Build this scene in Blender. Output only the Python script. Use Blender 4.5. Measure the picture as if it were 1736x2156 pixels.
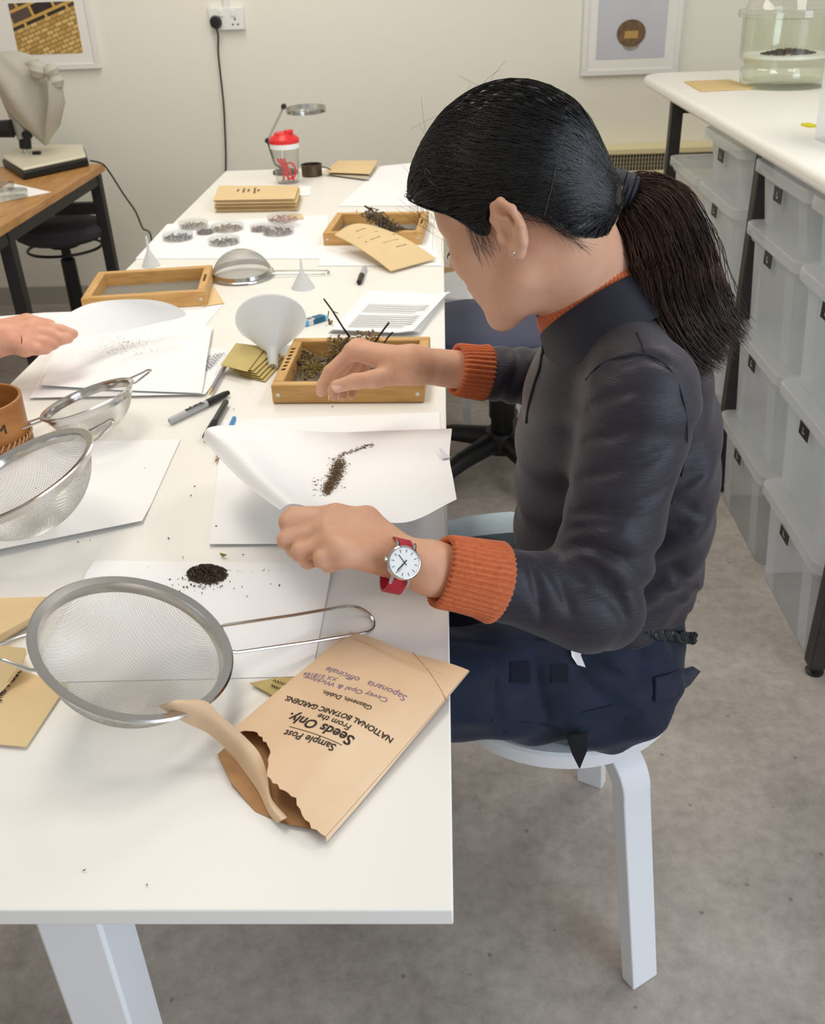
import bpy, bmesh, math, random
import numpy as np
from mathutils import Vector, Matrix, Euler
random.seed(7); np.random.seed(7)
PI = math.pi
for _o in list(bpy.data.objects): bpy.data.objects.remove(_o)
SC = bpy.context.scene
COL = SC.collection

# ------------------------------------------------------------ camera
FPX = 2000.0; CX, CY = 868.0, 1078.0
CAMZ = 1.39
CAM = np.array([0.0, 0.0, CAMZ])
RM = np.array([[0.99911672, -0.01707518, -0.0383955],
               [0.02463521, -0.50221249, 0.86439327],
               [-0.03404237, -0.86457565, -0.50134825]])   # columns: camera right, down, forward in world axes
cam_d = bpy.data.cameras.new('camera'); cam = bpy.data.objects.new('camera', cam_d); COL.objects.link(cam)
cam_d.sensor_fit = 'HORIZONTAL'; cam_d.sensor_width = 36.0; cam_d.lens = FPX * 36.0 / 1736.0
cam_d.clip_start = 0.05; cam_d.clip_end = 60
_r, _d, _f = RM[:, 0], RM[:, 1], RM[:, 2]
cam.matrix_world = Matrix(((_r[0], -_d[0], -_f[0], CAM[0]), (_r[1], -_d[1], -_f[1], CAM[1]), (_r[2], -_d[2], -_f[2], CAM[2]), (0, 0, 0, 1)))
cam_d.dof.use_dof = True; cam_d.dof.focus_distance = 1.08; cam_d.dof.aperture_fstop = 16.0
SC.camera = cam
SC.cycles.transparent_max_bounces = 32

# ------------------------------------------------------------ exposure, world, lights
SC.view_settings.view_transform = 'Standard'; SC.view_settings.look = 'None'
SC.view_settings.gamma = 1.0; SC.view_settings.use_curve_mapping = False
SC.view_settings.exposure = 0.18
wd = bpy.data.worlds.new('room_light'); SC.world = wd; wd.use_nodes = True
wd.node_tree.nodes['Background'].inputs[0].default_value = (1.0, 0.97, 0.92, 1)
wd.node_tree.nodes['Background'].inputs[1].default_value = 0.36

def area(name, loc, size, energy, color, target=None, rot=None):
    l = bpy.data.lights.new(name, 'AREA'); l.shape = 'RECTANGLE'; l.size, l.size_y = size
    l.energy = energy; l.color = color
    o = bpy.data.objects.new(name, l); COL.objects.link(o); o.location = loc
    if target is not None:
        o.rotation_euler = (Vector(target) - Vector(loc)).to_track_quat('-Z', 'Y').to_euler()
    return o
area('ceiling_panel_light', (-0.75, 1.5, 2.62), (0.6, 1.2), 15, (1.0, 0.92, 0.79), (-0.75, 1.5, 0))
area('ceiling_panel_light', (-0.75, 3.4, 2.62), (0.6, 1.2), 15, (1.0, 0.92, 0.77), (-0.75, 3.4, 0))
area('ceiling_panel_light', (1.2, 2.0, 2.62), (0.6, 1.2), 14, (1.0, 0.96, 0.88), (1.2, 2.2, 0))
area('window_daylight', (2.25, -0.75, 1.6), (2.0, 1.4), 50, (0.74, 0.86, 1.0), (0.2, 1.5, 0.6))

# ------------------------------------------------------------ pixel -> place helpers
def ray(px, py): return RM @ np.array([px - CX, py - CY, FPX])
def P(px, py, z=0.74):
    d = ray(px, py); return Vector(CAM + d * (z - CAM[2]) / d[2])
def PY(px, py, y):
    d = ray(px, py); return Vector(CAM + d * y / d[1])
def PX(px, py, x):
    d = ray(px, py); return Vector(CAM + d * x / d[0])

# ------------------------------------------------------------ materials
def lin(c):
    return tuple(((v / 255.0) / 12.92 if v / 255.0 <= 0.04045 else ((v / 255.0 + 0.055) / 1.055) ** 2.4) for v in c)
MATS = {}
def mat(name, rgb, rough=0.5, metal=0.0, spec=0.5, var=0.0, vscale=20.0, stretch=(1, 1, 1), bump=0.0, bscale=200.0, bstretch=None,
        rgb2=None, alpha=1.0, trans=0.0, ior=1.45, sheen=0.0, sss=0.0, coords='Object', wave=None, bdist=0.001):
    if name in MATS: return MATS[name]
    m = bpy.data.materials.new(name); m.use_nodes = True; MATS[name] = m
    nt = m.node_tree; b = nt.nodes['Principled BSDF']
    c = lin(rgb)
    b.inputs['Base Color'].default_value = (*c, 1); b.inputs['Roughness'].default_value = rough
    b.inputs['Metallic'].default_value = metal; b.inputs['Specular IOR Level'].default_value = spec
    b.inputs['IOR'].default_value = ior; b.inputs['Alpha'].default_value = alpha
    b.inputs['Transmission Weight'].default_value = trans
    if sheen: b.inputs['Sheen Weight'].default_value = sheen
    if sss:
        b.inputs['Subsurface Weight'].default_value = sss
        b.inputs['Subsurface Radius'].default_value = (0.012, 0.004, 0.002); b.inputs['Subsurface Scale'].default_value = 0.6
    tc = mp = None
    def coord(st):
        tc = nt.nodes.new('ShaderNodeTexCoord'); mp = nt.nodes.new('ShaderNodeMapping')
        mp.inputs['Scale'].default_value = st; nt.links.new(tc.outputs[coords], mp.inputs[0]); return mp
    if rgb2 is not None or var:
        mp = coord(stretch); n = nt.nodes.new('ShaderNodeTexNoise'); n.inputs['Scale'].default_value = vscale
        n.inputs['Detail'].default_value = 6; n.inputs['Roughness'].default_value = 0.6
        nt.links.new(mp.outputs[0], n.inputs[0])
        cr = nt.nodes.new('ShaderNodeValToRGB')
        c2 = lin(rgb2) if rgb2 is not None else tuple(v * (1 - var) for v in c)
        cr.color_ramp.elements[0].color = (*c2, 1); cr.color_ramp.elements[1].color = (*c, 1)
        cr.color_ramp.elements[0].position = 0.32; cr.color_ramp.elements[1].position = 0.66
        nt.links.new(n.outputs[0], cr.inputs[0]); nt.links.new(cr.outputs[0], b.inputs['Base Color'])
    if bump:
        mp = coord(bstretch or (1, 1, 1))
        if wave:
            n = nt.nodes.new('ShaderNodeTexWave'); n.bands_direction = wave; n.inputs['Distortion'].default_value = 2.5
            n.inputs['Detail'].default_value = 2; n.inputs['Scale'].default_value = bscale
        else:
            n = nt.nodes.new('ShaderNodeTexNoise'); n.inputs['Detail'].default_value = 4; n.inputs['Scale'].default_value = bscale
        nt.links.new(mp.outputs[0], n.inputs[0])
        bp = nt.nodes.new('ShaderNodeBump'); bp.inputs['Strength'].default_value = bump; bp.inputs['Distance'].default_value = bdist
        nt.links.new(n.outputs['Factor' if wave else 0], bp.inputs['Height']); nt.links.new(bp.outputs[0], b.inputs['Normal'])
    return m

# ------------------------------------------------------------ mesh helpers
def wloc(o):
    v = Vector((0, 0, 0))
    while o is not None: v = v + o.location; o = o.parent
    return v
def tag(o, label=None, cat=None, group=None, kind=None):
    if label: o['label'] = label
    if cat: o['category'] = cat
    if group: o['group'] = group
    if kind: o['kind'] = kind
    return o
def thing(name, loc, label, cat, group=None):
    o = bpy.data.objects.new(name, None); COL.objects.link(o); o.location = Vector(loc); o.empty_display_size = 0.02
    return tag(o, label, cat, group)

class MB:
    def __init__(s): s.v = []; s.f = []
    def add(s, vs, fs, M=None):
        k = len(s.v)
        if M is not None: vs = [M @ Vector(v) for v in vs]
        s.v += [tuple(v) for v in vs]; s.f += [tuple(i + k for i in f) for f in fs]; return s
    def box(s, c, size, M=None, rz=0.0):
        x, y, z = [q / 2 for q in size]
        vs = [(-x, -y, -z), (x, -y, -z), (x, y, -z), (-x, y, -z), (-x, -y, z), (x, -y, z), (x, y, z), (-x, y, z)]
        L = Matrix.Translation(Vector(c)) @ Matrix.Rotation(rz, 4, 'Z')
        if M is not None: L = M @ L
        return s.add(vs, [(0, 3, 2, 1), (4, 5, 6, 7), (0, 1, 5, 4), (1, 2, 6, 5), (2, 3, 7, 6), (3, 0, 4, 7)], L)
    def tube(s, path, r, n=8, closed=False, M=None, caps=True, flat=1.0):
        path = [Vector(p) for p in path]; m = len(path)
        rr = [r] * m if not hasattr(r, '__len__') else list(r)
        k = len(s.v); vs = []
        t0 = (path[1] - path[0]).normalized()
        a = t0.orthogonal().normalized()
        for i in range(m):
            if closed: t = (path[(i + 1) % m] - path[i - 1])
            else: t = path[min(i + 1, m - 1)] - path[max(i - 1, 0)]
            if t.length < 1e-9: t = t0
            t = t.normalized()
            a = (a - t * a.dot(t))
            a = a.normalized() if a.length > 1e-6 else t.orthogonal().normalized()
            b = t.cross(a)
            for j in range(n):
                an = 2 * PI * j / n
                vs.append(path[i] + a * (math.cos(an) * rr[i]) + b * (math.sin(an) * rr[i] * flat))
        fs = []
        for i in range(m if closed else m - 1):
            i2 = (i + 1) % m
            for j in range(n):
                j2 = (j + 1) % n
                fs.append((i * n + j, i * n + j2, i2 * n + j2, i2 * n + j))
        if caps and not closed:
            fs.append(tuple(range(n - 1, -1, -1))); fs.append(tuple((m - 1) * n + j for j in range(n)))
        return s.add(vs, fs, M)
    def lathe(s, prof, n=32, M=None, closed=False):
        vs = []; fs = []; idx = []
        for r, z in prof:
            if r < 1e-7: idx.append([len(vs)] * n); vs.append((0, 0, z))
            else:
                idx.append(list(range(len(vs), len(vs) + n)))
                for j in range(n):
                    an = 2 * PI * j / n; vs.append((r * math.cos(an), r * math.sin(an), z))
        rng = range(len(prof)) if closed else range(len(prof) - 1)
        for i in rng:
            A, B = idx[i], idx[(i + 1) % len(prof)]
            for j in range(n):
                j2 = (j + 1) % n
                q = [A[j], A[j2], B[j2], B[j]]; u = []
                for w in q:
                    if w not in u: u.append(w)
                if len(u) > 2: fs.append(tuple(u))
        return s.add(vs, fs, M)
    def prism(s, poly, z0, z1, M=None):
        n = len(poly)
        vs = [(x, y, z0) for x, y in poly] + [(x, y, z1) for x, y in poly]
        fs = [tuple(range(n - 1, -1, -1)), tuple(range(n, 2 * n))] + [(i, (i + 1) % n, n + (i + 1) % n, n + i) for i in range(n)]
        return s.add(vs, fs, M)
    def grid(s, pts):
        nu = len(pts); nv = len(pts[0])
        vs = [p for row in pts for p in row]
        fs = [(i * nv + j, i * nv + j + 1, (i + 1) * nv + j + 1, (i + 1) * nv + j) for i in range(nu - 1) for j in range(nv - 1)]
        return s.add(vs, fs)
    def build(s, name, m, parent=None, smooth=False, bevel=0.0, solid=0.0, sub=0, segs=2, sharp=40, offset=-1):
        me = bpy.data.meshes.new(name)
        off = wloc(parent) if parent is not None else Vector((0, 0, 0))
        me.from_pydata([tuple(Vector(v) - off) for v in s.v], [], s.f); me.update()
        o = bpy.data.objects.new(name, me); COL.objects.link(o)
        if m is not None: me.materials.append(m)
        if parent is not None: o.parent = parent
        if solid:
            md = o.modifiers.new('thickness', 'SOLIDIFY'); md.thickness = solid; md.offset = offset; md.use_rim = not (smooth and not bevel)
        if bevel:
            md = o.modifiers.new('bevel', 'BEVEL'); md.width = bevel; md.segments = segs; md.limit_method = 'ANGLE'; md.angle_limit = math.radians(35)
        if sub:
            md = o.modifiers.new('sub', 'SUBSURF'); md.levels = sub; md.render_levels = sub
        if smooth or bevel:
            me.polygons.foreach_set('use_smooth', [True] * len(me.polygons))
            if sharp: me.set_sharp_from_angle(angle=math.radians(sharp))
        return o
def rect(x0, x1, y0, y1): return [(x0, y0), (x1, y0), (x1, y1), (x0, y1)]
def rrect(w, d, r, n=6, cx=0, cy=0):
    out = []
    for sx, sy, a0 in ((1, 1, 0), (-1, 1, 90), (-1, -1, 180), (1, -1, 270)):
        for k in range(n + 1):
            a = math.radians(a0 + 90 * k / n)
            out.append((cx + sx * (w / 2 - r) + r * math.cos(a), cy + sy * (d / 2 - r) + r * math.sin(a)))
    return out
def frame_mat(o, x, z):
    """matrix with origin o, local x along x, local z near z"""
    x = Vector(x).normalized(); z = Vector(z); z = (z - x * z.dot(x)).normalized(); y = z.cross(x)
    return Matrix(((x.x, y.x, z.x, o[0]), (x.y, y.y, z.y, o[1]), (x.z, y.z, z.z, o[2]), (0, 0, 0, 1)))
def copy_tree(o, parent=None):
    c = o.copy(); COL.objects.link(c); c.parent = parent
    for ch in list(o.children): copy_tree(ch, c)
    return c
def spline(pts, n=8):
    """Catmull-Rom through pts"""
    pts = [np.array(p, float) for p in pts]; q = [2 * pts[0] - pts[1]] + pts + [2 * pts[-1] - pts[-2]]; out = []
    for i in range(1, len(q) - 2):
        for k in range(n):
            t = k / n
            out.append(0.5 * ((2 * q[i]) + (-q[i - 1] + q[i + 1]) * t + (2 * q[i - 1] - 5 * q[i] + 4 * q[i + 1] - q[i + 2]) * t * t + (-q[i - 1] + 3 * q[i] - 3 * q[i + 1] + q[i + 2]) * t ** 3))
    out.append(pts[-1]); return [Vector(p) for p in out]
# ------------------------------------------------------------ the room
M_wall = mat('wall_paint', (236, 233, 222), 0.85, bump=0.08, bscale=60)
M_floor = mat('floor_vinyl', (198, 189, 181), 0.55, rgb2=(162, 153, 146), vscale=3.2, bump=0.15, bscale=120)
# second, finer mottling of the floor sheet
def _floor_nodes():
    nt = M_floor.node_tree; b = nt.nodes['Principled BSDF']; cr = [n for n in nt.nodes if n.type == 'VALTORGB'][0]
    n2 = nt.nodes.new('ShaderNodeTexNoise'); n2.inputs['Scale'].default_value = 34; n2.inputs['Detail'].default_value = 8; n2.inputs['Roughness'].default_value = 0.75
    tc = nt.nodes.new('ShaderNodeTexCoord'); nt.links.new(tc.outputs['Object'], n2.inputs[0])
    r2 = nt.nodes.new('ShaderNodeValToRGB'); r2.color_ramp.elements[0].color = (0.72, 0.71, 0.70, 1); r2.color_ramp.elements[1].color = (1.1, 1.1, 1.1, 1)
    r2.color_ramp.elements[0].position = 0.3; r2.color_ramp.elements[1].position = 0.7
    nt.links.new(n2.outputs[0], r2.inputs[0])
    mx = nt.nodes.new('ShaderNodeMix'); mx.data_type = 'RGBA'; mx.blend_type = 'MULTIPLY'; mx.inputs[0].default_value = 1.0
    nt.links.new(cr.outputs[0], mx.inputs[6]); nt.links.new(r2.outputs[0], mx.inputs[7])
    # small dark scuff specks
    vo = nt.nodes.new('ShaderNodeTexVoronoi'); vo.inputs['Scale'].default_value = 16; nt.links.new(tc.outputs['Object'], vo.inputs['Vector'])
    r3 = nt.nodes.new('ShaderNodeValToRGB'); r3.color_ramp.elements[0].color = (0.45, 0.42, 0.40, 1); r3.color_ramp.elements[1].color = (1, 1, 1, 1)
    r3.color_ramp.elements[0].position = 0.045; r3.color_ramp.elements[1].position = 0.075
    nt.links.new(vo.outputs['Distance'], r3.inputs[0])
    m3 = nt.nodes.new('ShaderNodeMix'); m3.data_type = 'RGBA'; m3.blend_type = 'MULTIPLY'; m3.inputs[0].default_value = 0.7
    nt.links.new(mx.outputs[2], m3.inputs[6]); nt.links.new(r3.outputs[0], m3.inputs[7]); nt.links.new(m3.outputs[2], b.inputs['Base Color'])
_floor_nodes()
M_white = mat('white_laminate', (243, 241, 236), 0.38, bump=0.02, bscale=300)
M_wpaint = mat('white_paint', (240, 242, 245), 0.4)
M_black = mat('black_plastic', (26, 26, 27), 0.45)
M_dmetal = mat('dark_metal', (66, 63, 61), 0.5, metal=0.3, var=0.3, vscale=30)
M_steel = mat('steel', (205, 203, 200), 0.17, metal=1.0)
M_skirt = mat('skirting_grey', (176, 172, 163), 0.6)

WY = 4.5
def structure(mb, name, m, **k): o = mb.build(name, m, **k); o['kind'] = 'structure'; return o
structure(MB().prism(rect(-3.2, 2.4, -3.0, WY + 0.12), -0.08, 0.0), 'floor', M_floor)
structure(MB().prism(rect(-3.2, 2.4, WY, WY + 0.12), 0.0, 2.7), 'wall_back', M_wall)
structure(MB().prism(rect(2.28, 2.4, 0.6, WY), 0.0, 2.7), 'wall_right', M_wall)
structure(MB().prism(rect(-3.2, -3.08, 0.6, WY), 0.0, 2.7), 'wall_left', M_wall)
structure(MB().prism(rect(-3.08, 2.28, WY - 0.016, WY), 0.0, 0.085), 'baseboard_back', M_skirt)

# ------------------------------------------------------------ long white work table (two tops end to end)
TZ = 0.74; TX0, TX1 = -0.806, -0.002; TY0, TY1 = 0.492, 3.67
tb = thing('work_table', (-0.404, 2.08, 0), 'long white work table covered with sieves, papers and seed envelopes', 'table')
MB().prism(rect(TX0, TX1, TY0, TY1), TZ - 0.018, TZ).build('tabletop', M_white, tb, bevel=0.0015)
for ly in (0.6, 1.95, 2.3, 3.45):
    MB().box((-0.385, ly + 0.035, 0.375), (0.066, 0.07, 0.69)).build('leg', M_wpaint, tb, bevel=0.004)
    MB().box((-0.385, ly + 0.035, 0.018), (0.62, 0.075, 0.036)).build('foot', M_wpaint, tb, bevel=0.006)
    MB().box((-0.385, ly + 0.035, 0.70), (0.64, 0.06, 0.038)).build('cross_beam', M_wpaint, tb, bevel=0.004)

# ------------------------------------------------------------ bench along the right side
BZ = 0.998
bn = thing('side_bench', (1.15, 2.6, 0), 'white side bench with rounded edge on dark metal posts above storage boxes', 'bench')
_poly = []
bx0, bx1, by0, by1 = 0.742, 1.75, 0.3, 3.93
_poly = [(bx1, by0), (bx1, by1)] + [(bx0 + 0.11 - 0.11 * math.cos(a), by1 - 0.11 + 0.11 * math.sin(a)) for a in [math.radians(90 - 90 * k / 8) for k in range(9)]] + [(bx0, by0)]
MB().prism(_poly, BZ - 0.036, BZ).build('worktop', M_white, bn, bevel=0.014, segs=4)
for (qx, qy) in ((0.80, 3.52), (0.80, 2.50), (0.80, 1.66), (1.6, 3.52), (1.6, 2.50), (1.6, 1.66)):
    MB().box((qx, qy, (BZ - 0.036) / 2 + 0.011), (0.04, 0.04, BZ - 0.058)).build('post', M_dmetal, bn, bevel=0.003)
    MB().lathe([(0, 0.0), (0.018, 0.0), (0.02, 0.006), (0.013, 0.01), (0.013, 0.022), (0, 0.022)], 16, Matrix.Translation((qx, qy, 0))).build('foot', M_black, bn, smooth=True)
MB().box((1.2, 3.52, 0.93), (0.76, 0.035, 0.04)).build('rail', M_dmetal, bn)
MB().box((1.2, 1.66, 0.93), (0.76, 0.035, 0.04)).build('rail', M_dmetal, bn)

# ------------------------------------------------------------ storage boxes
def plastic():
    m = bpy.data.materials.new('clear_box_plastic'); m.use_nodes = True; nt = m.node_tree; b = nt.nodes['Principled BSDF']
    b.inputs['Base Color'].default_value = (*lin((244, 246, 248)), 1); b.inputs['Roughness'].default_value = 0.25
    tl = nt.nodes.new('ShaderNodeBsdfTranslucent'); tl.inputs[0].default_value = (*lin((246, 249, 252)), 1)
    m2 = nt.nodes.new('ShaderNodeMixShader'); m2.inputs[0].default_value = 0.5; nt.links.new(b.outputs[0], m2.inputs[1]); nt.links.new(tl.outputs[0], m2.inputs[2])
    tr = nt.nodes.new('ShaderNodeBsdfTransparent'); tr.inputs[0].default_value = (0.97, 0.98, 0.99, 1)
    mx = nt.nodes.new('ShaderNodeMixShader'); mx.inputs[0].default_value = 0.46; mx.name = 'mixout'
    nt.links.new(tr.outputs[0], mx.inputs[1]); nt.links.new(m2.outputs[0], mx.inputs[2])
    nt.links.new(mx.outputs[0], nt.nodes['Material Output'].inputs[0]); return m
M_box = plastic()
M_lid = plastic(); M_lid.name = 'clear_lid_plastic'; M_lid.node_tree.nodes['mixout'].inputs[0].default_value = 0.62
M_lab = mat('black_label', (34, 33, 34), 0.5)
M_ink_w = mat('pale_ink', (190, 190, 188), 0.6)
M_kraft = mat('kraft_paper', (203, 173, 128), 0.8, var=0.12, vscale=14, bump=0.05, bscale=400)

def box_shell(mb, w, d, h, M, r=0.03, t=0.002):
    """open tapered tub with a stepped, ribbed front (x- side)"""
    secs = [(0.0, 0.90, 0.93), (h * 0.86, 0.955, 0.965), (h * 0.88, 0.985, 0.985), (h - 0.008, 1, 1)]
    rings = []
    for z, sx, sy in secs:
        rings.append([(x * sx, y * sy, z) for x, y in rrect(w, d, r, 4)])
    n = len(rings[0]); vs = [v for rg in rings for v in rg]
    fs = [tuple(range(n - 1, -1, -1))]
    for i in range(len(rings) - 1):
        for j in range(n): fs.append((i * n + j, i * n + (j + 1) % n, (i + 1) * n + (j + 1) % n, (i + 1) * n + j))
    mb.add(vs, fs, M)
def storage_box(x0, yc, z0, w, d, h, label, grp, strip=True, content=None):
    """w: depth into the shelf, d: length along the shelf"""
    t = thing('storage_box', (x0 + w / 2, yc, z0), label, 'storage box', grp)
    M = Matrix.Translation((x0 + w / 2, yc, z0))
    mb = MB(); box_shell(mb, w, d, h - 0.012, M); mb.build('tub', M_box, t, smooth=True)
    fx = x0 + w * 0.03
    for sy in (-0.31, 0.31):                      # moulded pillars on the long face
        MB().add([(x0 + w * (0.05), yc + (sy - 0.07) * d, z0 + 0.004), (x0 + w * 0.05, yc + (sy + 0.07) * d, z0 + 0.004),
                  (x0 + w * 0.015, yc + (sy + 0.075) * d, z0 + h * 0.84), (x0 + w * 0.015, yc + (sy - 0.075) * d, z0 + h * 0.84)], [(0, 1, 2, 3)]).build('rib', M_box, t)
    mb = MB(); rim = rrect(w * 1.03, d * 1.03, 0.032, 5); inn = rrect(w * 0.86, d * 0.90, 0.03, 5)
    n = len(rim); vs = [(x, y, h - 0.026) for x, y in rim] + [(x, y, h) for x, y in rim] + [(x, y, h) for x, y in inn] + [(x, y, h - 0.007) for x, y in inn]
    fs = []
    for i in range(3):
        for j in range(n): fs.append((i * n + j, i * n + (j + 1) % n, (i + 1) * n + (j + 1) % n, (i + 1) * n + j))
    fs.append(tuple(3 * n + j for j in range(n)))
    mb.add(vs, fs, M); mb.build('lid', M_lid, t, smooth=True, bevel=0.003)
    if strip:
        lw = 0.056
        lb = MB().box((x0 + 0.002 + 0.0 * w, yc + 0.02, z0 + h - 0.052), (0.0016, lw, 0.032)).build('label_strip', M_lab, t)
        MB().add([(x0 + 0.0005, yc + 0.025, z0 + h - 0.045), (x0 + 0.0005, yc + 0.022, z0 + h - 0.045), (x0 + 0.0005, yc + 0.022, z0 + h - 0.059), (x0 + 0.0005, yc + 0.025, z0 + h - 0.059),
                  (x0 + 0.0005, yc + 0.022, z0 + h - 0.056), (x0 + 0.0005, yc + 0.013, z0 + h - 0.056), (x0 + 0.0005, yc + 0.013, z0 + h - 0.059)], [(0, 1, 2, 3), (2, 4, 5, 6)]).build('label_letter', M_ink_w, lb)
    return t
X0 = 0.772; W = 0.56
G = 'clear storage boxes stacked under the bench'
rows = [(0.0, 0.268, 'on the floor'), (0.268, 0.262, 'second from the floor'), (0.53, 0.264, 'third from the floor'), (0.794, 0.15, 'shallow, topmost')]
for z0, h, rowname in rows:
    storage_box(X0, 2.275, z0, W, 0.40, h, 'clear storage box %s, in the stack just before the middle post' % rowname, G)
    storage_box(X0, 1.875, z0, W, 0.385, h, 'clear storage box %s, in the stack nearest the camera' % rowname, G)
    storage_box(X0, 2.79, z0, W, 0.40, h, 'clear storage box %s, in the stack just behind the middle post' % rowname, G)
    if z0 < 0.7: storage_box(X0, 3.21, z0, W, 0.385, h, 'clear storage box %s, in the farthest stack near the radiator' % rowname, G, strip=False)
for (ex, ey, ez, er) in ((0.93, 1.72, 0.36, 0.3), (0.95, 1.73, 0.285, -0.2)):
    t = MB().box((0, 0, 0), (0.004, 0.2, 0.14), Matrix.Translation((ex, ey, ez)) @ Matrix.Rotation(er, 4, 'Z') @ Matrix.Rotation(0.45, 4, 'X') @ Matrix.Rotation(-0.5, 4, 'Y')).build('seed_envelope', M_kraft, bevel=0.001)
    tag(t, 'brown seed envelope inside the second storage box from the floor, %s' % ('upper one' if ez > 0.3 else 'lower one'), 'envelope', 'envelopes inside the storage box')

# ------------------------------------------------------------ things on the bench
def glassm(name, rgb, w=0.82, rough=0.03):
    m = bpy.data.materials.new(name); m.use_nodes = True; nt = m.node_tree; nt.nodes.remove(nt.nodes['Principled BSDF'])
    tr = nt.nodes.new('ShaderNodeBsdfTransparent'); tr.inputs[0].default_value = (*lin(rgb), 1)
    gl = nt.nodes.new('ShaderNodeBsdfGlossy'); gl.inputs['Roughness'].default_value = rough
    fr = nt.nodes.new('ShaderNodeLayerWeight'); fr.inputs[0].default_value = 0.5
    pw = nt.nodes.new('ShaderNodeMath'); pw.operation = 'POWER'; pw.inputs[1].default_value = 3.0; nt.links.new(fr.outputs['Facing'], pw.inputs[0])
    ma = nt.nodes.new('ShaderNodeMath'); ma.operation = 'MULTIPLY_ADD'; ma.inputs[1].default_value = w * .75; ma.inputs[2].default_value = .05; nt.links.new(pw.outputs[0], ma.inputs[0])
    mx = nt.nodes.new('ShaderNodeMixShader'); nt.links.new(ma.outputs[0], mx.inputs[0]); nt.links.new(tr.outputs[0], mx.inputs[1]); nt.links.new(gl.outputs[0], mx.inputs[2])
    nt.links.new(mx.outputs[0], nt.nodes['Material Output'].inputs[0]); return m
M_glass = glassm('clear_glass', (252, 253, 251)); M_gglass = glassm('green_glass', (251, 253, 248))
M_seed = mat('dark_seed', (46, 33, 28), 0.7, rgb2=(88, 66, 48), vscale=300)
jc = P(1642, 180, BZ); jc = Vector((jc.x, jc.y - 0.02, BZ))
jr = 0.145
def jM(dz=0): return Matrix.Translation(jc + Vector((0, 0, dz)))
jar = thing('glass_desiccator', jc, 'large glass desiccator jar with domed lid on the side bench', 'glass jar')
MB().lathe([(0, 0.0), (jr * .86, 0.0), (jr * .93, .012), (jr * .95, .05), (jr * .9, .062), (jr * .93, .075), (jr, .085), (jr * 1.02, .20), (jr * 1.13, .205), (jr * 1.13, .213), (jr * .99, .213),
            (jr * .97, .2), (jr * .96, .09), (jr * .88, .078), (jr * .86, .062), (jr * .9, .045), (jr * .86, .02), (0, .012)], 48, jM()).build('bowl', M_gglass, jar, smooth=True)
lid = MB().lathe([(jr * 1.13, .214), (jr * 1.13, .224), (jr * 1.0, .226), (jr * .9, .26), (jr * .55, .32), (jr * .2, .345), (.03, .35), (.03, .365), (.045, .385), (.03, .40), (0, .402)], 48, jM()).build('lid', M_glass, jar, smooth=True)
plate = MB().lathe([(0, .088), (jr * .93, .088), (jr * .94, .094), (jr * .93, .096), (0, .095)], 40, jM()).build('perforated_plate', M_wpaint, smooth=True)
tag(plate, 'white disc plate holding dark seeds inside the glass desiccator', 'plate')
def seedmesh(l, w):
    return [(-l, 0, 0), (0, w, 0), (l, 0, 0), (0, -w, 0), (0, 0, w), (0, 0, -w)], [(0, 1, 4), (1, 2, 4), (2, 3, 4), (3, 0, 4), (1, 0, 5), (2, 1, 5), (3, 2, 5), (0, 3, 5)]
def seeds(name, pts, lmin, lmax, wr, m, label, cat, flat=0.5):
    mb = MB()
    for p in pts:
        l = random.uniform(lmin, lmax); vs, fs = seedmesh(l, l * wr)
        mb.add(vs, fs, Matrix.Translation(Vector(p)) @ Matrix.Rotation(random.uniform(0, 2 * PI), 4, 'Z') @ Matrix.Rotation(random.gauss(0, flat), 4, 'Y') @ Matrix.Rotation(random.uniform(0, 6), 4, 'X'))
    o = mb.build(name, m); tag(o, label, cat, kind='stuff'); return o
pts = []
for _ in range(900):
    a = random.uniform(0, 2 * PI); q = math.sqrt(random.random()); hgt = (1 - q * q) * 0.014
    pts.append(jc + Vector((0.085 * q * math.cos(a), 0.06 * q * math.sin(a) - .01, 0.098 + random.random() * hgt)))
seeds('seed_heap', pts, .002, .005, .5, M_seed, 'dark brown seeds heaped on the plate in the desiccator', 'seeds')
# brown envelope partly under the jar, a yellow tab and a clear box at the edge
q = [P(1440, 174, BZ), P(1535, 170, BZ), P(1590, 188, BZ), P(1475, 194, BZ)]
mb = MB(); mb.add([v + Vector((0, 0, .0004)) for v in q] + [v + Vector((0, 0, .005)) for v in q], [(3, 2, 1, 0), (4, 5, 6, 7), (0, 1, 5, 4), (1, 2, 6, 5), (2, 3, 7, 6), (3, 0, 4, 7)])
M_tan = mat('tan_envelope', (222, 194, 140), 0.8, var=0.08, vscale=18)
tag(mb.build('envelope', M_tan, bevel=.001), 'small tan envelope lying on the side bench beside the glass desiccator', 'envelope')
yp = P(1702, 266, BZ)
M_yel = mat('yellow_tape', (214, 205, 40), 0.6)
tag(MB().box(yp + Vector((0, 0, .003)), (0.022, 0.04, 0.006), rz=0.2).build('tape_tab', M_yel, bevel=.001), 'small yellow-green tape tab on the side bench', 'tape')
cb = P(1768, 330, BZ)
tb2 = thing('plastic_container', (cb.x + .12, cb.y + .1, BZ), 'tall translucent plastic container at the right edge of the side bench', 'container')
mb = MB(); box_shell(mb, 0.24, 0.26, 0.30, Matrix.Translation((cb.x + .13, cb.y + .13, BZ))); mb.build('tub', M_box, tb2, smooth=True)
MB().box((cb.x + .13, cb.y + .13, BZ + .297), (0.245, 0.265, 0.012)).build('lid', M_lid, tb2, bevel=.004)

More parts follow.
